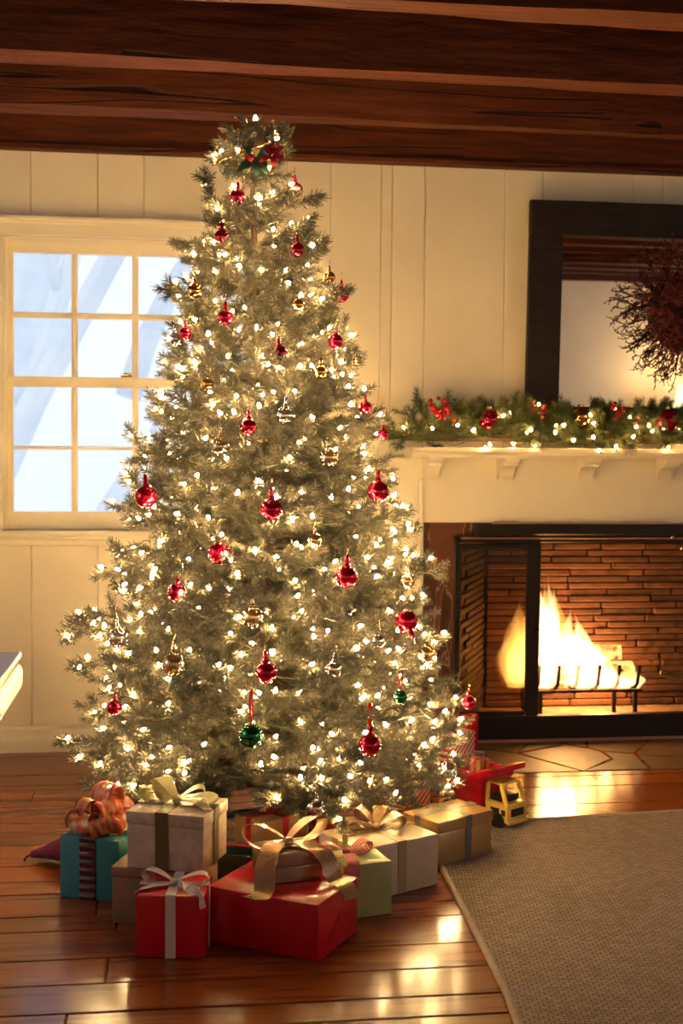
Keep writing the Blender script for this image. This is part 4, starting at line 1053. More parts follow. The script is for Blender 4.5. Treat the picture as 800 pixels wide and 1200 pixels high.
# ================================================================== GIFTS
def paper(name, col, rough=.35, col2=None, bump=.12, metal=0.0, bscale=14, nscale=10, coat=0.0):
    return pmat(name, col, rough=rough, col2=col2, metal=metal, bump=bump, bscale=bscale, nscale=nscale, coat=coat)
TEAL = paper('teal_paper', (.035, .22, .215), .45)
CREAMPAPER = paper('cream_damask_paper', (.66, .52, .37), .36, (.50, .37, .25), .05, nscale=34)
KRAFT = paper('brown_box_card', (.30, .165, .080), .5, (.25, .13, .06), .05)
REDFOIL = paper('red_glossy_paper', (.62, .006, .020), .20, None, .07, bscale=9, coat=.2)
CHAMP = paper('champagne_paper', (.44, .29, .185), .3, (.38, .24, .15), .10, metal=.25)
GOLDPAPER = paper('gold_paper', (.55, .35, .14), .3, (.48, .29, .11), .10, metal=.35)
DKGREEN = paper('dark_green_paper', (.006, .022, .014), .2, None, .08, coat=.3)
LIME = paper('pale_green_paper', (.36, .41, .15), .45, (.31, .36, .12), .06)
IVORY = paper('ivory_paper', (.66, .52, .34), .36, (.60, .46, .29), .08)
OLIVE_R = pmat('olive_ribbon', (.125, .095, .040), rough=.4, bump=.1, bscale=200)
WHITE_R = pmat('white_satin_ribbon', (.78, .62, .56), rough=.25, bump=.05, bscale=40, sheen=.3)
YG_R = pmat('yellow_organza_ribbon', (.62, .56, .24), rough=.45, col2=(.52, .46, .18), nscale=30)
GOLD_R = pmat('gold_satin_ribbon', (.66, .40, .21), rough=.24, metal=.45, col2=(.56, .33, .16), nscale=22, bump=.25, bscale=45)
GREY_R = pmat('grey_ribbon', (.17, .155, .125), rough=.35, bump=.1, bscale=150)
TAN_R = pmat('tan_ribbon', (.42, .29, .14), rough=.4)
RED_R = pmat('red_ribbon', (.50, .010, .022), rough=.4, bump=.2, bscale=150)
MAG_R = pmat('magenta_ribbon', (.62, .012, .085), rough=.35, bump=.3, bscale=120)
def striped(name, c1, c2, scale, axis=0, rough=.4, metal=0.0, rot=(0, 0, 0), duty=.5):
    m, nt, out = new_mat(name); b = N(nt, 'ShaderNodeBsdfPrincipled'); b.inputs['Roughness'].default_value = rough; b.inputs['Metallic'].default_value = metal
    tc = N(nt, 'ShaderNodeTexCoord'); mp = N(nt, 'ShaderNodeMapping'); mp.inputs['Rotation'].default_value = rot; L(nt, tc.outputs['Object'], mp.inputs[0])
    sx = N(nt, 'ShaderNodeSeparateXYZ'); L(nt, mp.outputs[0], sx.inputs[0])
    mu = N(nt, 'ShaderNodeMath', operation='MULTIPLY'); mu.inputs[1].default_value = scale; L(nt, sx.outputs[axis], mu.inputs[0])
    fr = N(nt, 'ShaderNodeMath', operation='FRACT'); L(nt, mu.outputs[0], fr.inputs[0])
    gt = N(nt, 'ShaderNodeMath', operation='GREATER_THAN'); gt.inputs[1].default_value = duty; L(nt, fr.outputs[0], gt.inputs[0])
    mx = N(nt, 'ShaderNodeMix', data_type='RGBA'); mx.inputs[6].default_value = rgba(c1); mx.inputs[7].default_value = rgba(c2); L(nt, gt.outputs[0], mx.inputs['Factor'])
    L(nt, mx.outputs[2], b.inputs['Base Color']); L(nt, b.outputs[0], out.inputs['Surface']); return m
def sheer(name, col, opac):
    m = pmat(name, col, rough=.35, metal=.15, bump=.1, bscale=80); nt = m.node_tree
    out = next(n for n in nt.nodes if n.type == 'OUTPUT_MATERIAL'); b = next(n for n in nt.nodes if n.type == 'BSDF_PRINCIPLED')
    t = N(nt, 'ShaderNodeBsdfTransparent'); mx = N(nt, 'ShaderNodeMixShader'); mx.inputs[0].default_value = opac
    L(nt, t.outputs[0], mx.inputs[1]); L(nt, b.outputs[0], mx.inputs[2]); L(nt, mx.outputs[0], out.inputs['Surface']); return m
ORANGE_R = sheer('orange_sheer_ribbon', (.74, .11, .045), .82)
ORANGE_R2 = sheer('gold_sheer_ribbon', (.76, .48, .25), .5)
GINGHAM = striped('red_gingham_ribbon', (.40, .02, .035), (.60, .22, .20), 170, 0, rough=.6)
CANDY = striped('candy_striped_paper', (.52, .015, .03), (.74, .58, .50), 62, 2, rot=(0, R(45), 0))
PLUM_R = striped('plum_ruched_ribbon', (.085, .018, .035), (.22, .14, .11), 46, 2, rough=.3, metal=.4)

def gift(name, label, bl, br, depth, height, mat, zb=0.0, lid=0.0, lid_h=.03, fold=True, bev=.004, lidmat=None):
    a = at_z(bl[0], bl[1], zb); b = at_z(br[0], br[1], zb); d = b - a; wd = d.length; ang = math.atan2(d.y, d.x)
    per = Vector((-math.sin(ang), math.cos(ang), 0))
    c = (a + b) / 2 + per * depth / 2
    o = empty(name, (c.x, c.y, zb), ang, label=label, cat='gift box')
    o['w'] = wd
    hb = height - (lid_h if lid else 0)
    MB().box((-wd / 2, -depth / 2, .0006), (wd / 2, depth / 2, hb)).build('box', mat, o, bevel=bev, bseg=2, local=True, smooth='auto')
    if lid:
        MB().box((-wd / 2 - lid, -depth / 2 - lid, hb), (wd / 2 + lid, depth / 2 + lid, height)).build('lid', lidmat or mat, o, bevel=bev, bseg=2, local=True, smooth='auto')
    elif fold:                                        # folded paper flaps on both ends
        for s in (-1, 1):
            x = s * (wd / 2 + .0007); h = height; dd = depth
            MB().prism([(-dd / 2 + .004, .004), (dd / 2 - .004, .004), (0, h * .58)][::s], 'x', x, x + s * .0006).build('paper_flap', mat, o, local=True)
    return o, wd
def band_y(o, wd, depth, height, x0, rw, mat, lid=0.0, lid_h=.03, name='ribbon'):
    """ribbon over front, top and back"""
    e = .0016; y = depth / 2 + e
    if lid: pts = [(x0, -y, .002), (x0, -y, height - lid_h - .001), (x0, -y - lid, height - lid_h), (x0, -y - lid, height + e), (x0, y + lid, height + e), (x0, y + lid, height - lid_h), (x0, y, height - lid_h - .001), (x0, y, .002)]
    else: pts = [(x0, -y, .002), (x0, -y, height + e), (x0, y, height + e), (x0, y, .002)]
    MB().strip(pts, [(rw / 2, 0, 0)] * len(pts), .001).build(name, mat, o, local=True)
def band_x(o, wd, depth, height, y0, rw, mat, lid=0.0, lid_h=.03, name='ribbon'):
    e = .0022; x = wd / 2 + e
    if lid: pts = [(-x, y0, .002), (-x, y0, height - lid_h - .001), (-x - lid, y0, height - lid_h), (-x - lid, y0, height + e), (x + lid, y0, height + e), (x + lid, y0, height - lid_h), (x, y0, height - lid_h - .001), (x, y0, .002)]
    else: pts = [(-x, y0, .002), (-x, y0, height + e), (x, y0, height + e), (x, y0, .002)]
    MB().strip(pts, [(0, rw / 2, 0)] * len(pts), .001).build(name, mat, o, local=True)
def loop(o, c, ang, ln, h, rw, mat, lift=.3, name='bow_loop', pinch=.35, twist=0.0, n=18):
    c = Vector(c); dx = Vector((math.cos(ang), math.sin(ang), 0)); pw = Vector((-math.sin(ang), math.cos(ang), 0)); pts = []; ws = []
    for i in range(n + 1):
        u = 2 * PI * i / n; s = .5 * (1 - math.cos(u))
        pts.append(c + dx * (ln * s) + Vector((0, 0, h * .5 * -math.sin(u) * (.35 + .65 * s) + h * lift * s + .004)) + pw * (twist * rw * math.sin(u)))
        ws.append((pw * math.cos(twist * s) + Vector((0, 0, math.sin(twist * s)))) * rw * .5 * (pinch + (1 - pinch) * min(1, s * 1.6)))
    MB().strip(pts, ws, .0011).build(name, mat, o, local=True, smooth='auto')
def tail(o, pts, rw, mat, wdir=(0, 1, 0), name='bow_tail', wave=.0):
    P = [Vector(p) for p in pts]; n = len(P); res = []; ws = []
    for i in range(n - 1):                            # Catmull-Rom refinement
        p0, p1, p2, p3 = P[max(0, i - 1)], P[i], P[i + 1], P[min(n - 1, i + 2)]
        for k in range(6):
            t = k / 6; res.append(.5 * ((2 * p1) + (p2 - p0) * t + (2 * p0 - 5 * p1 + 4 * p2 - p3) * t * t + (3 * p1 - p0 - 3 * p2 + p3) * t ** 3))
    res.append(P[-1]); m = len(res); wd_ = Vector(wdir)
    for i in range(m):
        tt = (res[min(i + 1, m - 1)] - res[max(0, i - 1)]).normalized(); w_ = wd_ - tt * wd_.dot(tt); w_.normalize()
        ws.append(w_ * rw * .5 * min(1, .4 + i / m * 3) * (1 + wave * math.sin(i * 1.3)))
    MB().strip(res, ws, .0011).build(name, mat, o, local=True, smooth='auto')
def knot(o, c, r_, mat): MB().ball(c, r_, 10, 8, 0, (1.1, .9, .8)).build('bow_knot', mat, o, local=True, smooth=True)

# teal box with a big orange and gold striped bow
g, w_ = gift('gift_box', 'teal gift box with plum ruched ribbon and huge orange striped bow', (70, 1051), (139, 1059.5), .17, .166, TEAL)
band_y(g, w_, .17, .166, -.004, .046, PLUM_R)
for k in range(7): MB().tube([(-.026, -.0885, .012 + k * .023), (.018, -.0885, .012 + k * .023)], .0035, 6).build('ribbon_pleat', PLUM_R if k % 2 else GREY_R, g, local=True, smooth=True)
def wide_loop(o, c, d, wv, ln, h, rw, mats, n=20, cols=6, flare=1.0):
    """a loop of wide striped ribbon standing out from c along d"""
    c = Vector(c); d = Vector(d).normalized(); wv = Vector(wv); wv = (wv - d * wv.dot(d)).normalized(); nn = d.cross(wv); vs = []; fs = []; mi = []
    for i in range(n + 1):
        u = 2 * PI * i / n; s_ = .5 * (1 - math.cos(u)); k_ = .45 + .55 * min(1, s_ * 2) * flare
        for j in range(cols + 1):
            f_ = j / cols - .5
            vs.append(c + d * ln * s_ * (1 + .05 * math.sin(j * 2.1)) + nn * (h * .5 * math.sin(u) * (.3 + .7 * s_)) + wv * (rw * f_ * k_) + nn * (.003 * math.sin(j * 1.9 + i * .6)))
    for i in range(n):
        for j in range(cols): fs.append((i * (cols + 1) + j, i * (cols + 1) + j + 1, (i + 1) * (cols + 1) + j + 1, (i + 1) * (cols + 1) + j)); mi.append(j % 2)
    mb = MB(); mb.v = [tuple(v) for v in vs]; mb.f = fs; mb.m = mi
    ob = mb.build('bow_loop', mats, o, local=True, smooth=True)
    so = ob.modifiers.new('thickness', 'SOLIDIFY'); so.thickness = .0008
    return ob
cc = Vector((-.008, .0, .183))
for az, el, ln, h, rw in ((200, 8, .085, .075, .062), (250, 5, .070, .070, .060), (300, 8, .075, .070, .062), (345, 12, .085, .070, .062), (30, 25, .085, .08, .062), (150, 25, .080, .08, .060), (90, 45, .085, .08, .062), (220, 50, .070, .07, .055), (320, 52, .075, .07, .058), (60, 72, .095, .075, .062)):
    a_ = R(az); e_ = R(el); d_ = Vector((math.cos(a_) * math.cos(e_), math.sin(a_) * math.cos(e_), math.sin(e_)))
    wide_loop(g, cc, d_, Vector((-math.sin(a_), math.cos(a_), .35)), ln * 1.12, h * 1.0, rw * 1.15, [ORANGE_R, ORANGE_R2], cols=9)
knot(g, (-.008, 0, .180), .016, ORANGE_R)

# brown box carrying the cream box
g, w_ = gift('gift_box', 'plain brown lidded gift box beneath the cream box', (131, 1082), (226, 1090), .215, .146, KRAFT, lid=.002, lid_h=.026)
KTOP = .147
g, w_ = gift('gift_box', 'cream patterned lidded gift box with olive ribbon and yellow organza bow', (148.5, 1016.5), (238, 1025), .175, .144, CREAMPAPER, zb=KTOP, lid=.0025, lid_h=.032)
band_y(g, w_, .175, .144, -.008, .034, OLIVE_R, lid=.0025, lid_h=.032); band_x(g, w_, .175, .144, .0, .034, OLIVE_R, lid=.0025, lid_h=.032)
cc = (-.004, .005, .146)
loop(g, cc, R(172), .095, .050, .05, YG_R, .35); loop(g, cc, R(-8), .105, .046, .05, YG_R, .30); loop(g, cc, R(150), .075, .06, .045, YG_R, .6); loop(g, cc, R(20), .07, .05, .045, YG_R, .5)
tail(g, [(0, .005, .152), (-.05, .03, .165), (-.10, .05, .158), (-.125, .06, .168)], .022, YG_R); tail(g, [(0, .005, .152), (.06, -.02, .160), (.10, -.05, .150)], .03, YG_R)
knot(g, (-.004, .005, .154), .012, YG_R)

# small red box with white satin bow
g, w_ = gift('gift_box', 'small glossy red gift box with white satin ribbon and bow', (158.5, 1123.5), (239.5, 1124.5), .165, .150, REDFOIL, bev=.007)
band_y(g, w_, .165, .150, .001, .024, WHITE_R); band_x(g, w_, .165, .150, .0, .024, WHITE_R)
cc = (.001, -.01, .153)
loop(g, cc, R(165), .080, .045, .028, WHITE_R, .35); loop(g, cc, R(8), .080, .040, .028, WHITE_R, .25)
tail(g, [(0, -.01, .156), (.035, -.045, .158), (.065, -.078, .153), (.078, -.092, .125)], .024, WHITE_R, (.7, -.7, 0)); tail(g, [(0, -.01, .156), (-.04, -.03, .158), (-.076, -.05, .153), (-.086, -.055, .14)], .022, WHITE_R, (.3, 1, 0))
knot(g, (.001, -.012, .160), .010, WHITE_R)

# large red box
RA, RB, RC = at_z(242, 1103, 0), at_z(372.5, 1129, 0), at_z(420, 1091, 0)
g, w_ = gift('gift_box', 'large glossy red gift box lying in front with champagne box on top', (242, 1103), (372.5, 1129), (RC - RB).length, .137, REDFOIL, bev=.006)
RTOP = .1375
# champagne box on it, with the gold satin bow
g, w_ = gift('gift_box', 'champagne gift box with trailing gold satin bow on the red box', (312, 1038), (378, 1030), .115, .074, CHAMP, zb=RTOP, lid=.0015, lid_h=.034)
cc = (-.002, -.005, .078)
loop(g, cc, R(158), .110, .066, .054, GOLD_R, .4, twist=.3); loop(g, cc, R(18), .110, .046, .046, GOLD_R, .9, twist=-.3)
tail(g, [(-.004, -.005, .085), (-.045, -.03, .090), (-.080, -.075, .055), (-.100, -.115, .004), (-.140, -.135, .004)], .050, GOLD_R, (.75, -.55, 0), wave=.06)
tail(g, [(.002, -.005, .085), (.040, -.035, .084), (.075, -.072, .060), (.090, -.095, .010), (.104, -.125, .0035), (.115, -.155, -.022)], .052, GOLD_R, (.9, .35, 0), wave=.06)
knot(g, (-.002, -.008, .086), .014, GOLD_R)

# gold box with red ribbon behind
g, w_ = gift('gift_box', 'small gold gift box with red ribbon and upright magenta bow', (308.5, 1018), (360, 1002), .125, .132, GOLDPAPER, zb=.0)
band_y(g, w_, .125, .132, -.002, .022, RED_R); band_x(g, w_, .125, .132, .0, .022, RED_R)
tail(g, [(-.004, .0, .134), (-.010, -.010, .156), (-.004, -.008, .178), (-.012, -.002, .190)], .046, MAG_R, (1, .1, 0)); tail(g, [(-.004, .0, .134), (.008, .010, .156), (.018, .014, .182)], .044, MAG_R, (1, .3, 0)); loop(g, (0, 0, .134), R(100), .034, .07, .04, MAG_R, .7); knot(g, (-.003, 0, .140), .013, MAG_R)
# dark green box in the gap
g, w_ = gift('gift_box', 'dark green gift box wedged between cream and gold boxes', (251, 1036), (296, 1040), .12, .085, DKGREEN)
band_x(g, w_, .12, .085, .02, .018, RED_R)
# pale green box
g, w_ = gift('gift_box', 'pale green gift box with red gingham bow', (402, 1079), (459, 1071.5), .13, .140, LIME)
cc = (-.030, .01, .142)
loop(g, cc, R(170), .065, .045, .034, GINGHAM, .4); loop(g, cc, R(10), .070, .040, .034, GINGHAM, .45)
tail(g, [(-.03, .01, .148), (-.035, -.03, .150), (-.040, -.064, .142), (-.045, -.072, .11)], .034, GINGHAM, (1, 0, 0)); tail(g, [(-.03, .01, .148), (.0, .03, .150), (.035, .05, .146)], .03, GINGHAM, (0, 1, 0)); loop(g, cc, R(80), .03, .04, .012, YG_R, .9)
knot(g, (-.03, .01, .152), .011, GINGHAM)
# ivory box
g, w_ = gift('gift_box', 'ivory gift box with tan ribbon and sheer gold bow', (423, 1059), (513, 1037), .20, .143, IVORY)
band_y(g, w_, .20, .143, .005, .028, TAN_R); band_x(g, w_, .20, .143, .02, .028, TAN_R)
cc = (.005, .02, .145)
loop(g, cc, R(160), .085, .045, .05, GOLD_R, .4); loop(g, cc, R(-10), .085, .050, .05, GOLDLEAF, .4); loop(g, cc, R(40), .07, .05, .04, GOLD_R, .7); loop(g, cc, R(120), .06, .06, .04, GOLD_R, .7)
knot(g, (.005, .02, .155), .012, GOLD_R)
# gold lidded box
g, w_ = gift('gift_box', 'gold lidded gift box with grey ribbon resting at the rug corner', (513, 1019.5), (576, 1001.5), .145, .136, GOLDPAPER, lid=.0025, lid_h=.034)
band_y(g, w_, .145, .136, .010, .024, GREY_R, lid=.0025, lid_h=.034); band_x(g, w_, .145, .136, .01, .024, GREY_R, lid=.0025, lid_h=.034)
# striped boxes and pink parcel behind
g, w_ = gift('gift_box', 'tall red and white striped gift box behind the toy truck', (528, 904), (556, 897), .07, .135, CANDY)
g, w_ = gift('gift_box', 'flat striped gift box under the lowest branches by the gold box', (474, 948), (504, 941), .09, .075, CANDY)
g, w_ = gift('gift_box', 'plain red gift box under the tree behind the ivory box', (372, 985), (396, 982), .08, .07, REDFOIL)
g, w_ = gift('gift_box', 'pink parcel under the branches behind the orange bow', (141, 945), (163, 941), .10, .075, paper('pink_paper', (.55, .10, .16), .3, (.62, .35, .36), nscale=18))
g, w_ = gift('gift_box', 'plain red gift box standing behind the striped one near the fireplace doors', (543, 884), (560, 881), .05, .15, REDFOIL)

# burgundy velvet sack on the floor behind the teal box
VELVET = pmat('burgundy_velvet', (.17, .003, .030), rough=.8, sheen=.1, bump=.4, bscale=25)
def sack(pts, rads, label):
    P = [Vector(p) for p in pts]; o = empty('velvet_sack', tuple(Vector((sum(p.x for p in P) / len(P), sum(p.y for p in P) / len(P), 0))), label=label, cat='sack')
    rn2 = random.Random(3); vs = []; fs = []; seg = 14; n = len(P)
    for i, p in enumerate(P):
        t = (P[min(i + 1, n - 1)] - P[max(0, i - 1)]).normalized(); sd = t.cross(Vector((0, 0, 1))).normalized()
        for k in range(seg):
            a = 2 * PI * k / seg; rr = rads[i] * (1 + .12 * math.sin(3 * a + i)) * rn2.uniform(.92, 1.08)
            q = p + sd * math.cos(a) * rr + Vector((0, 0, math.sin(a) * rr * .8)); q.z = max(q.z, .002); vs.append(q)
    for i in range(n - 1):
        for k in range(seg): fs.append((i * seg + k, i * seg + (k + 1) % seg, (i + 1) * seg + (k + 1) % seg, (i + 1) * seg + k))
    fs += [tuple(range(seg)), tuple((n - 1) * seg + k for k in range(seg))]
    MB().add(vs, fs).build('cloth', VELVET, o, smooth=True)
    MB().tube([P[0] + Vector((0, 0, .0)), P[0] + Vector((-.012, -.012, -.004)), P[0] + Vector((-.016, -.022, -.012))], .003, 6).build('drawstring', VELVET, o, smooth=True)
q = [at_z(36, 1001, .022), at_z(48, 999, .024), at_z(62, 996, .034), at_z(78, 994, .05), at_z(95, 985, .065), at_z(108, 975, .06)]
sack(q, [.010, .022, .032, .045, .055, .04], 'burgundy velvet sack lying on the floor behind the teal box')
BURG = pmat('burgundy_tissue', (.15, .006, .035), rough=.6, bump=.3, bscale=30)
# ================================================================== TOY TRUCK
TY = pmat('yellow_plastic', (.80, .54, .12), rough=.3, coat=.3); TR = pmat('red_plastic', (.62, .010, .030), rough=.25, coat=.4); TB = pmat('black_plastic', (.008, .006, .006), rough=.35)
ta = at_z(592, 968, 0)
truck = empty('toy_truck', (ta.x, ta.y, 0), R(-56), label='yellow toy dump truck with red bed beside the gold box', cat='toy truck')
# local frame: +x is the truck's front, cab at the front
def tbox(nm, a, b, mat, bev=.004, par=None): return MB().box(a, b).build(nm, mat, par or truck, bevel=bev, bseg=2, local=True, smooth='auto')
tbox('chassis', (-.26, -.036, .022), (.040, .036, .040), TY)
cabv = [(-.045, .040), (.044, .040), (.044, .074), (.034, .086), (.018, .138), (-.040, .142), (-.045, .08)]
cab = empty('cab', (0, 0, 0)); cab.parent = truck; WM[cab.name] = wm(truck)
MB().prism([(x, z) for x, z in ((-.045, .024), (.048, .024), (.048, .084), (-.045, .084))], 'y', -.048, .048).build('cab_body', TY, cab, bevel=.005, local=True, smooth='auto')
tbox('bumper', (.044, -.047, .020), (.056, .047, .036), TY, par=cab)
MB().prism([(-.044, .142), (-.044, .150), (.020, .147), (.020, .139)][::-1], 'y', -.043, .043).build('cab_roof', TY, cab, bevel=.003, local=True)
for sy in (-1, 1):
    MB().tube([(-.040, sy * .042, .070), (-.040, sy * .040, .144)], .0075, 6).build('cab_pillar', TY, cab, local=True)
    MB().tube([(.042, sy * .042, .070), (.016, sy * .040, .142)], .0075, 6).build('cab_pillar', TY, cab, local=True)
    tbox('side_vent', (-.020, sy * .0485 - .001, .044), (.014, sy * .0485 + .001, .068), TB, 0, cab)
    tbox('side_vent', (.024, sy * .0485 - .001, .048), (.040, sy * .0485 + .001, .066), TB, 0, cab)
tbox('grille', (.0475, -.030, .044), (.0495, .030, .068), TB, 0, cab)
tbox('seat', (-.036, -.036, .084), (.026, .036, .108), TB, .006, cab)
for xx in (.010, -.135, -.205):
    for sy in (-1, 1):
        MB().lathe([(.010, -.010), (.024, -.010), (.027, -.005), (.027, .005), (.024, .010), (.010, .010)], 18, 0, Matrix.Translation((xx, sy * .046, .0275)) @ Matrix.Rotation(PI / 2, 4, 'X')).build('wheel', TB, truck, local=True, smooth='auto')
bed = empty('dump_bed', (0, 0, 0)); bed.parent = truck; WM[bed.name] = wm(truck)
# open tub: outer shell with flared rim
o_, i_ = [], []
rings = [(-.190, -.065, .045, .060), (-.215, -.045, .068, .135), (-.222, -.035, .078, .145), (-.222, -.035, .078, .172), (-.214, -.045, .070, .172), (-.205, -.058, .062, .10), (-.19, -.07, .040, .080)]
vs = []; fs = []
for x0, x1, hy, z in rings: vs += [(x0, -hy, z), (x1, -hy, z), (x1, hy, z), (x0, hy, z)]
for i in range(len(rings) - 1):
    for k in range(4): fs.append((i * 4 + k, i * 4 + (k + 1) % 4, i * 4 + 4 + (k + 1) % 4, i * 4 + 4 + k))
fs += [(0, 1, 2, 3), tuple((len(rings) - 1) * 4 + k for k in range(4))]
MB().add(vs, fs).build('tub', TR, bed, bevel=.004, local=True, smooth='auto')
MB().prism([(-.050, .152), (-.008, .172), (.012, .178), (.012, .196), (-.016, .192), (-.050, .178)], 'y', -.080, .080).build('cab_guard', TR, bed, bevel=.002, local=True)
tbox('hinge_block', (-.22, -.02, .038), (-.09, .02, .062), TB, .002)
# small parcels riding in the bed
def in_truck(p): return wm(truck) @ Vector(p)
for (p, s, m, m2, lab) in (((-.092, -.024, .087), (.044, .044, .118), GOLDPAPER, RED_R, 'tiny gold parcel riding in the red toy truck bed'), ((-.145, .026, .087), (.044, .046, .118), paper('purple_paper', (.12, .03, .10), .3), GREY_R, 'tiny dark purple parcel riding in the red toy truck bed')):
    c = in_truck(p); g = empty('small_parcel', tuple(c), R(-56), label=lab, cat='gift box')
    MB().box((-s[0] / 2, -s[1] / 2, 0), (s[0] / 2, s[1] / 2, s[2])).build('box', m, g, bevel=.002, local=True)
    band_y(g, s[0], s[1], s[2], 0, .008, m2); band_x(g, s[0], s[1], s[2], 0, .008, m2)

# ================================================================== TABLE CORNER
tA = at_depth(25.5, 763, 2.80)
TZ = tA.z
table = empty('side_table', (tA.x - .55, tA.y - .45, 0), label='polished wooden table, its moulded corner jutting in below the window', cat='table')
tw, td = .50, .45
cx_, cy_ = tA.x - tw, tA.y - td
def slab(z0, z1, ins, nm, bev): MB().box((cx_ - tw + ins, cy_ - td + ins, z0), (cx_ + tw - ins, cy_ + td - ins, z1)).build(nm, TABLEWOOD, table, bevel=bev, bseg=3, smooth='auto')
slab(TZ - .016, TZ, 0.0, 'table_top', .005); slab(TZ - .022, TZ - .016, .008, 'edge_groove', .0); slab(TZ - .084, TZ - .022, -.003, 'table_edge', .018)
MB().lathe([(.045, .06), (.05, .10), (.032, .2), (.04, .4), (.06, .5), (.045, .6), (.09, TZ - .084)], 20, 0, Matrix.Translation((cx_, cy_, 0))).build('pedestal', TABLEWOOD, table, smooth=True)
for k in range(4):
    a = PI / 4 + k * PI / 2; MB().tube([(cx_, cy_, .12), (cx_ + .12 * math.cos(a), cy_ + .12 * math.sin(a), .09), (cx_ + .3 * math.cos(a), cy_ + .3 * math.sin(a), .016)], [.03, .026, .016], 10).build('foot', TABLEWOOD, table, smooth=True)

# ================================================================== MIRROR, WREATH
MY = -0.030
mx0 = wx(617.5, 350, MY - .03); mxc = FCX + .0; mx1 = 2 * wx(815, 365, MY) - mx0
mz1 = wz(640, 234.5, MY - .05); mz0 = MANTEL_Z + .035
mir = empty('wall_mirror', ((mx0 + mx1) / 2, MY, mz0), label='wide dark-framed mirror leaning over the mantel', cat='mirror')
TILT = R(2.1)
mw, mh = (mx1 - mx0) / 2, mz1 - mz0; fw = .137
def mpart(nm, a, b, mat, bev): 
    M = Matrix.Rotation(TILT, 4, 'X')
    o = MB().box(a, b).build(nm, mat, mir, bevel=bev, bseg=2, local=True); o.matrix_basis = M; return o
mpart('frame_rail', (-mw, -.032, mh - fw), (mw, 0, mh), DARKFRAME, .004); mpart('frame_rail', (-mw, -.032, 0), (mw, 0, fw), DARKFRAME, .004)
mpart('frame_stile', (-mw, -.031, fw), (-mw + fw, 0, mh - fw), DARKFRAME, .004); mpart('frame_stile', (mw - fw, -.031, fw), (mw, 0, mh - fw), DARKFRAME, .004)
mpart('mirror_glass', (-mw + fw - .004, -.018, fw - .004), (mw - fw + .004, -.012, mh - fw + .004), MIRROR, 0)

wc = at_y(818, 362, MY - .11)
wreath = empty('berry_wreath', (wc.x, wc.y + .05, wc.z - .3), label='dark red twig and berry wreath hanging before the mirror', cat='wreath')
def spray_mesh(seed, ln=.17):
    rn2 = random.Random(seed); b = MB()
    def tw(p, d, l_, r_, depth):
        pts_ = [Vector(p)]; dd = Vector(d).normalized()
        for k in range(3):
            dd = (dd + Vector((rn2.uniform(-.2, .2), rn2.uniform(-.2, .2), rn2.uniform(-.2, .2)))).normalized(); pts_.append(pts_[-1] + dd * l_ / 3)
        b.tube(pts_, [r_ * 1.5, r_ * 1.3, r_ * 1.1, r_ * .8], 4, 0)
        if depth:
            for q_ in (1, 2, 2, 3):
                s = (dd + Vector((rn2.uniform(-.8, .8), rn2.uniform(-.8, .8), rn2.uniform(-.8, .8))) * .9).normalized(); tw(pts_[q_], s, l_ * rn2.uniform(.35, .5), r_ * .7, depth - 1)
        else:
            b.ball(pts_[-1], rn2.uniform(.004, .006), 6, 4, 1)
            if rn2.random() < .5: b.ball(pts_[1] + Vector((.004, 0, .003)), rn2.uniform(.004, .0055), 6, 4, 1)
    tw((0, 0, 0), (1, 0, 0), ln, .0032, 2)
    return b.mesh('berry_twig', [DKTWIG, BERRY_DK], smooth=True)
SPR = [spray_mesh(k) for k in range(5)]
rn = random.Random(8)
for i in range(120):
    a = 2 * PI * i / 120 + rn.uniform(-.03, .03); rr = rn.uniform(.06, .165)
    fwd = rn.uniform(-.10, .75) if rr > .12 else rn.uniform(.3, 1.3)
    M = (Matrix.Translation((rr * math.cos(a), -.05 + rn.uniform(-.02, .012), .3 + rr * math.sin(a))) @ Matrix.Rotation(-(a + rn.uniform(-.35, .35) + (PI if i % 5 == 0 else 0)), 4, 'Y')
         @ Matrix.Rotation(-fwd, 4, 'Z') @ Matrix.Rotation(rn.uniform(0, 6), 4, 'X') @ Matrix.Scale(rn.uniform(.62, .80), 4))
    link('berry_twig', rn.choice(SPR), wreath, True, M=M)
rg = [Vector((.12 * math.cos(t), -.045, .3 + .12 * math.sin(t))) for t in [2 * PI * k / 32 for k in range(33)]]
MB().tube(rg, .045, 8).build('wreath_ring', DKTWIG, wreath, local=True, smooth=True)
MB().tube([(0, -.045, .42), (0, -.03, .6), (0, -.025, mz1 - wc.z + .3 - .01)], .003, 6).build('hanging_cord', DKTWIG, wreath, local=True)

# ================================================================== MANTEL GARLAND
GYC = -.125
gx_0, gx_1 = wx(462, 500, GYC), shx1 - .02
gar = empty('mantel_garland', (FCX, GYC, MANTEL_Z), label='green pine garland lying along the mantel shelf', cat='garland')
SPG = [branch_mesh('pine_sprig', .17, 900 + k, (NEEDLE_G, TWIGWOOD), nl=.027, nw=.0022, per_m=1700, droop=.05, start=.06) for k in range(3)]
rn = random.Random(31)
ng = int((gx_1 - gx_0) / .0165)
for i in range(ng):
    t = i / ng; x = lerp(gx_0 + .02, gx_1, t)
    dirn = rn.choice((-1, 1)) if i > 3 else -1
    ez = rn.uniform(-.05, .95); 
    M = (Matrix.Translation((x - FCX + rn.uniform(-.02, .02), rn.uniform(-.050, .0), rn.uniform(.030, .070))) @ Matrix.Rotation((0 if dirn > 0 else PI) + (rn.uniform(-.45, .2) if dirn > 0 else rn.uniform(-.2, .45)), 4, 'Z')
         @ Matrix.Rotation(-ez, 4, 'Y') @ Matrix.Rotation(rn.uniform(-.6, .6), 4, 'X') @ Matrix.Scale(rn.uniform(.62, .95), 4))
    link('sprig', rn.choice(SPG), gar, True, M=M)
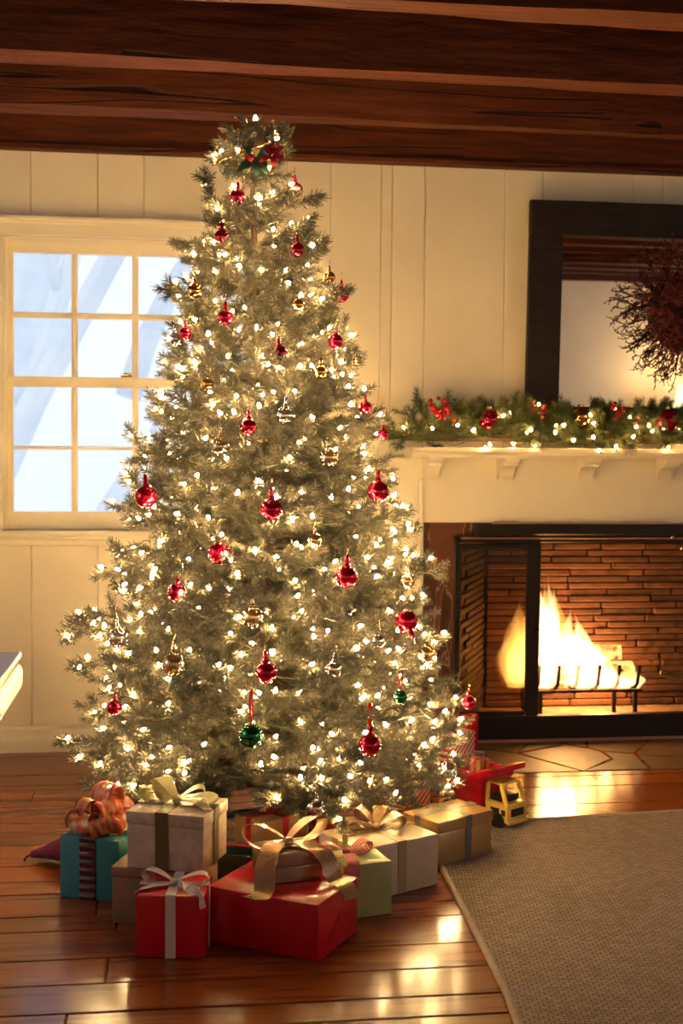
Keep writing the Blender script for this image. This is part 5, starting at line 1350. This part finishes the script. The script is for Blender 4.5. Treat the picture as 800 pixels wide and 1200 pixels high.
MB().tube([(lerp(gx_0 + .03, gx_1, k / 30), GYC + .01 * math.sin(k), MANTEL_Z + .035) for k in range(31)], .012, 6).build('garland_core', TWIGWOOD, gar, smooth=True)
bm_gar = bulb_mesh('garland_bulb', BULB_G, .0047, .0135)
gl = empty('garland_string_lights', (FCX, GYC - .06, MANTEL_Z), label='warm mini string lights threaded through the mantel garland', cat='string lights')
gpx = [(474, 502), (507, 503), (535, 499), (553, 505), (568, 526), (575, 522), (588, 488), (599, 484), (609, 504), (603, 521), (617, 508), (621, 505), (627, 523), (632, 475), (650, 500), (659, 499), (651, 508), (671, 517), (692, 488), (694, 497), (695, 514), (703, 529), (721, 480), (722, 525), (738, 491), (741, 513), (745, 501), (760, 500), (764, 506), (777, 503), (783, 525), (796, 505)]
for px, py in gpx:
    p = at_y(px, py, GYC - .078 - (.006 if py > 520 else 0)); link('light_bulb', bm_gar, gl, True, M=Matrix.Translation(p - Vector((FCX, GYC - .06, MANTEL_Z))) @ Euler((rn.uniform(-1, 1), rn.uniform(-1, 1), 0)).to_matrix().to_4x4())
for i in range(40):
    x = rn.uniform(wx(800, 500, GYC), gx_1); link('light_bulb', bm_gar, gl, True, M=Matrix.Translation((x - FCX, rn.uniform(-.01, .1), rn.uniform(.01, .10))))
MB().tube([(lerp(gx_0 + .04, gx_1, k / 90), GYC - .055 + .02 * math.sin(k * 1.1), MANTEL_Z + .035 + .028 * math.sin(k * .7)) for k in range(91)], .0015, 4).build('cord', GREENWIRE, gl)
def garland_ball(px, py, d, mat, label):
    c = at_y(px, py, GYC - .055); r_ = d * .5 * (c - CAM).length / FPX / 1.02
    o = empty('garland_ball', tuple(c - Vector((0, 0, r_))), label=label, cat='ornament', group='balls in the mantel garland')
    MB().lathe([(max(1e-4, r_ * math.sin(PI * i / 16)), r_ - r_ * math.cos(PI * i / 16)) for i in range(17)], 28).build('ball', mat, o, local=True, smooth=True)
    MB().lathe([(r_ * .3, r_ * 1.94), (r_ * .3, r_ * 2.16), (r_ * .05, r_ * 2.2)], 12).build('cap', BRASS, o, local=True, smooth='auto')
garland_ball(573, 492, 27, RED_ORN, 'shiny red ball in the garland beside the berry spray near the tree')
garland_ball(781, 493, 28, RED_ORN, 'shiny red ball in the garland below the wreath')
garland_ball(680, 488, 24, GOLD_ORN, 'amber gold ball half sunk in the garland below the mirror')
def berry_spray(stems, label, n=13, seed=0):
    rn2 = random.Random(seed); yb = GYC - .05
    base = at_y(stems[0][0], stems[0][1], yb); o = empty('berry_spray', tuple(base), label=label, cat='berries', group='red berry sprays in the mantel garland')
    for x0, y0, x1, y1 in stems:
        a = at_y(x0, y0, yb); b = at_y(x1, y1, yb - .015)
        MB().tube([a, a.lerp(b, .5) + Vector((0, -.006, .004)), b], [.002, .0018, .0012], 5).build('stem', DKTWIG, o)
        for k in range(n):
            t = (k + .5) / n; p = a.lerp(b, t) + Vector((rn2.uniform(-.013, .013), rn2.uniform(-.014, .010), rn2.uniform(-.008, .008)))
            MB().ball(p, rn2.uniform(.0075, .0105), 8, 6).build('berry', BERRY, o, smooth=True)
berry_spray([(518, 492, 501, 469), (530, 492, 517, 466), (522, 490, 508, 474)], 'red berry spray standing highest, at the tree end of the garland', seed=1)
berry_spray([(632, 500, 624, 470), (638, 498, 634, 478)], 'red berry spray between the red ball and the amber ball', n=9, seed=2)
berry_spray([(728, 496, 716, 472), (722, 494, 730, 478)], 'red berry spray just past the amber ball under the mirror', n=11, seed=3)
berry_spray([(745, 500, 750, 482), (742, 496, 754, 484)], 'small red berry spray next to the garland ball below the wreath', n=8, seed=4)

# ================================================================== FLOOR LAMP ADDED TO WARM THE FAR WALL (seen only in the mirror)
LX, LY = 4.95, -6.75
lamp = empty('added_floor_lamp', (LX, LY, 0), label='added floor lamp with white shade brightening the far wall, reflected in the mirror', cat='lamp')
MB().lathe([(.15, 0.0), (.15, .015), (.03, .03), (.012, .05)], 24, 0, Matrix.Translation((LX, LY, 0))).build('base', BRASS, lamp, smooth='auto')
MB().tube([(LX, LY, .03), (LX, LY, 1.22)], .010, 10).build('pole', BRASS, lamp, smooth=True)
SHADE = pmat('lamp_shade_linen', (.85, .80, .70), rough=.8, emit=(1.0, .72, .42), estr=1.6)
sh_ = MB(); n_ = 28
for i in range(n_):
    a0, a1 = 2 * PI * i / n_, 2 * PI * (i + 1) / n_
    sh_.add([(LX + .17 * math.cos(a0), LY + .17 * math.sin(a0), 1.12), (LX + .17 * math.cos(a1), LY + .17 * math.sin(a1), 1.12), (LX + .12 * math.cos(a1), LY + .12 * math.sin(a1), 1.36), (LX + .12 * math.cos(a0), LY + .12 * math.sin(a0), 1.36)], [(0, 1, 2, 3)])
sh_.build('shade', SHADE, lamp, smooth=True)
l = bpy.data.lights.new('added_lamp_glow', 'POINT'); l.energy = 20; l.color = (1.0, .66, .30); l.shadow_soft_size = .05  # light of the added lamp, there to brighten the far wall
o = bpy.data.objects.new('added_lamp_glow', l); COL.objects.link(o); o.location = (LX, LY, 1.40)

# ================================================================== OUTDOORS
SNOW = pmat('snow', (.82, .87, .95), rough=.8, bump=.1, bscale=2)
WASHEDBARK = pmat('washed_out_bark', (.83, .88, .97), rough=.9, col2=(.93, .96, 1.0), nscale=3)  # outdoor glare and bluish shade put into the bark colour
MB().box((-14, .6, -.9), (12, 26, -.8)).build('ground', SNOW, kind='structure')
def bare_tree(x, y, h, seed, label, lean=.1, tr_=.02):
    rn2 = random.Random(seed); o = empty('bare_tree', (x, y, -.8), label=label, cat='tree')
    def grow(p, d, l_, r_, lev, mb):
        pts_ = [p]; dd = d
        for k in range(4):
            dd = (dd + Vector((rn2.uniform(-.15, .15), rn2.uniform(-.15, .15), rn2.uniform(-.05, .12)))).normalized(); pts_.append(pts_[-1] + dd * l_ / 4)
        mb.tube(pts_, [lerp(r_, r_ * .6, k / 4) for k in range(5)], 6)
        if lev:
            for q_ in (2, 3, 3, 4, 4):
                s = (dd * .9 + Vector((rn2.uniform(-.8, .8), rn2.uniform(-.8, .8), rn2.uniform(0, .5)))).normalized(); grow(pts_[q_], s, l_ * rn2.uniform(.5, .68), r_ * .55, lev - 1, mb)
    tr = MB(); grow(Vector((x, y, -.8)), Vector((lean, 0, 1)).normalized(), h * .75, h * tr_, 0, tr); tr.build('trunk', WASHEDBARK, o, smooth=True)
    cr = MB(); grow(Vector((x + lean * h * .34, y, -.8 + h * .34)), Vector((lean, 0, 1)).normalized(), h * .34, h * tr_ * .7, 3, cr); cr.build('branches', WASHEDBARK, o, smooth=True)
for x_, y_, h_, sd_, le_, tr_, lab_ in ((-3.6, 9.5, 8.0, 4, .42, .034, 'thick pale tree outside leaning across the first window column'), (-2.3, 8.0, 7.0, 9, .36, .026, 'pale leaning tree outside rising through the lower middle panes'),
        (-2.9, 12.0, 9.5, 15, .20, .045, 'broad pale tree farthest outside behind the window'), (-1.2, 9.0, 7.5, 22, .30, .030, 'pale tree outside beside the fir tree silhouette'), (-4.4, 8.5, 7.0, 31, .55, .030, 'most slanted pale tree outside at the lower window corner')):
    bare_tree(x_, y_, h_, sd_, lab_, le_, tr_)
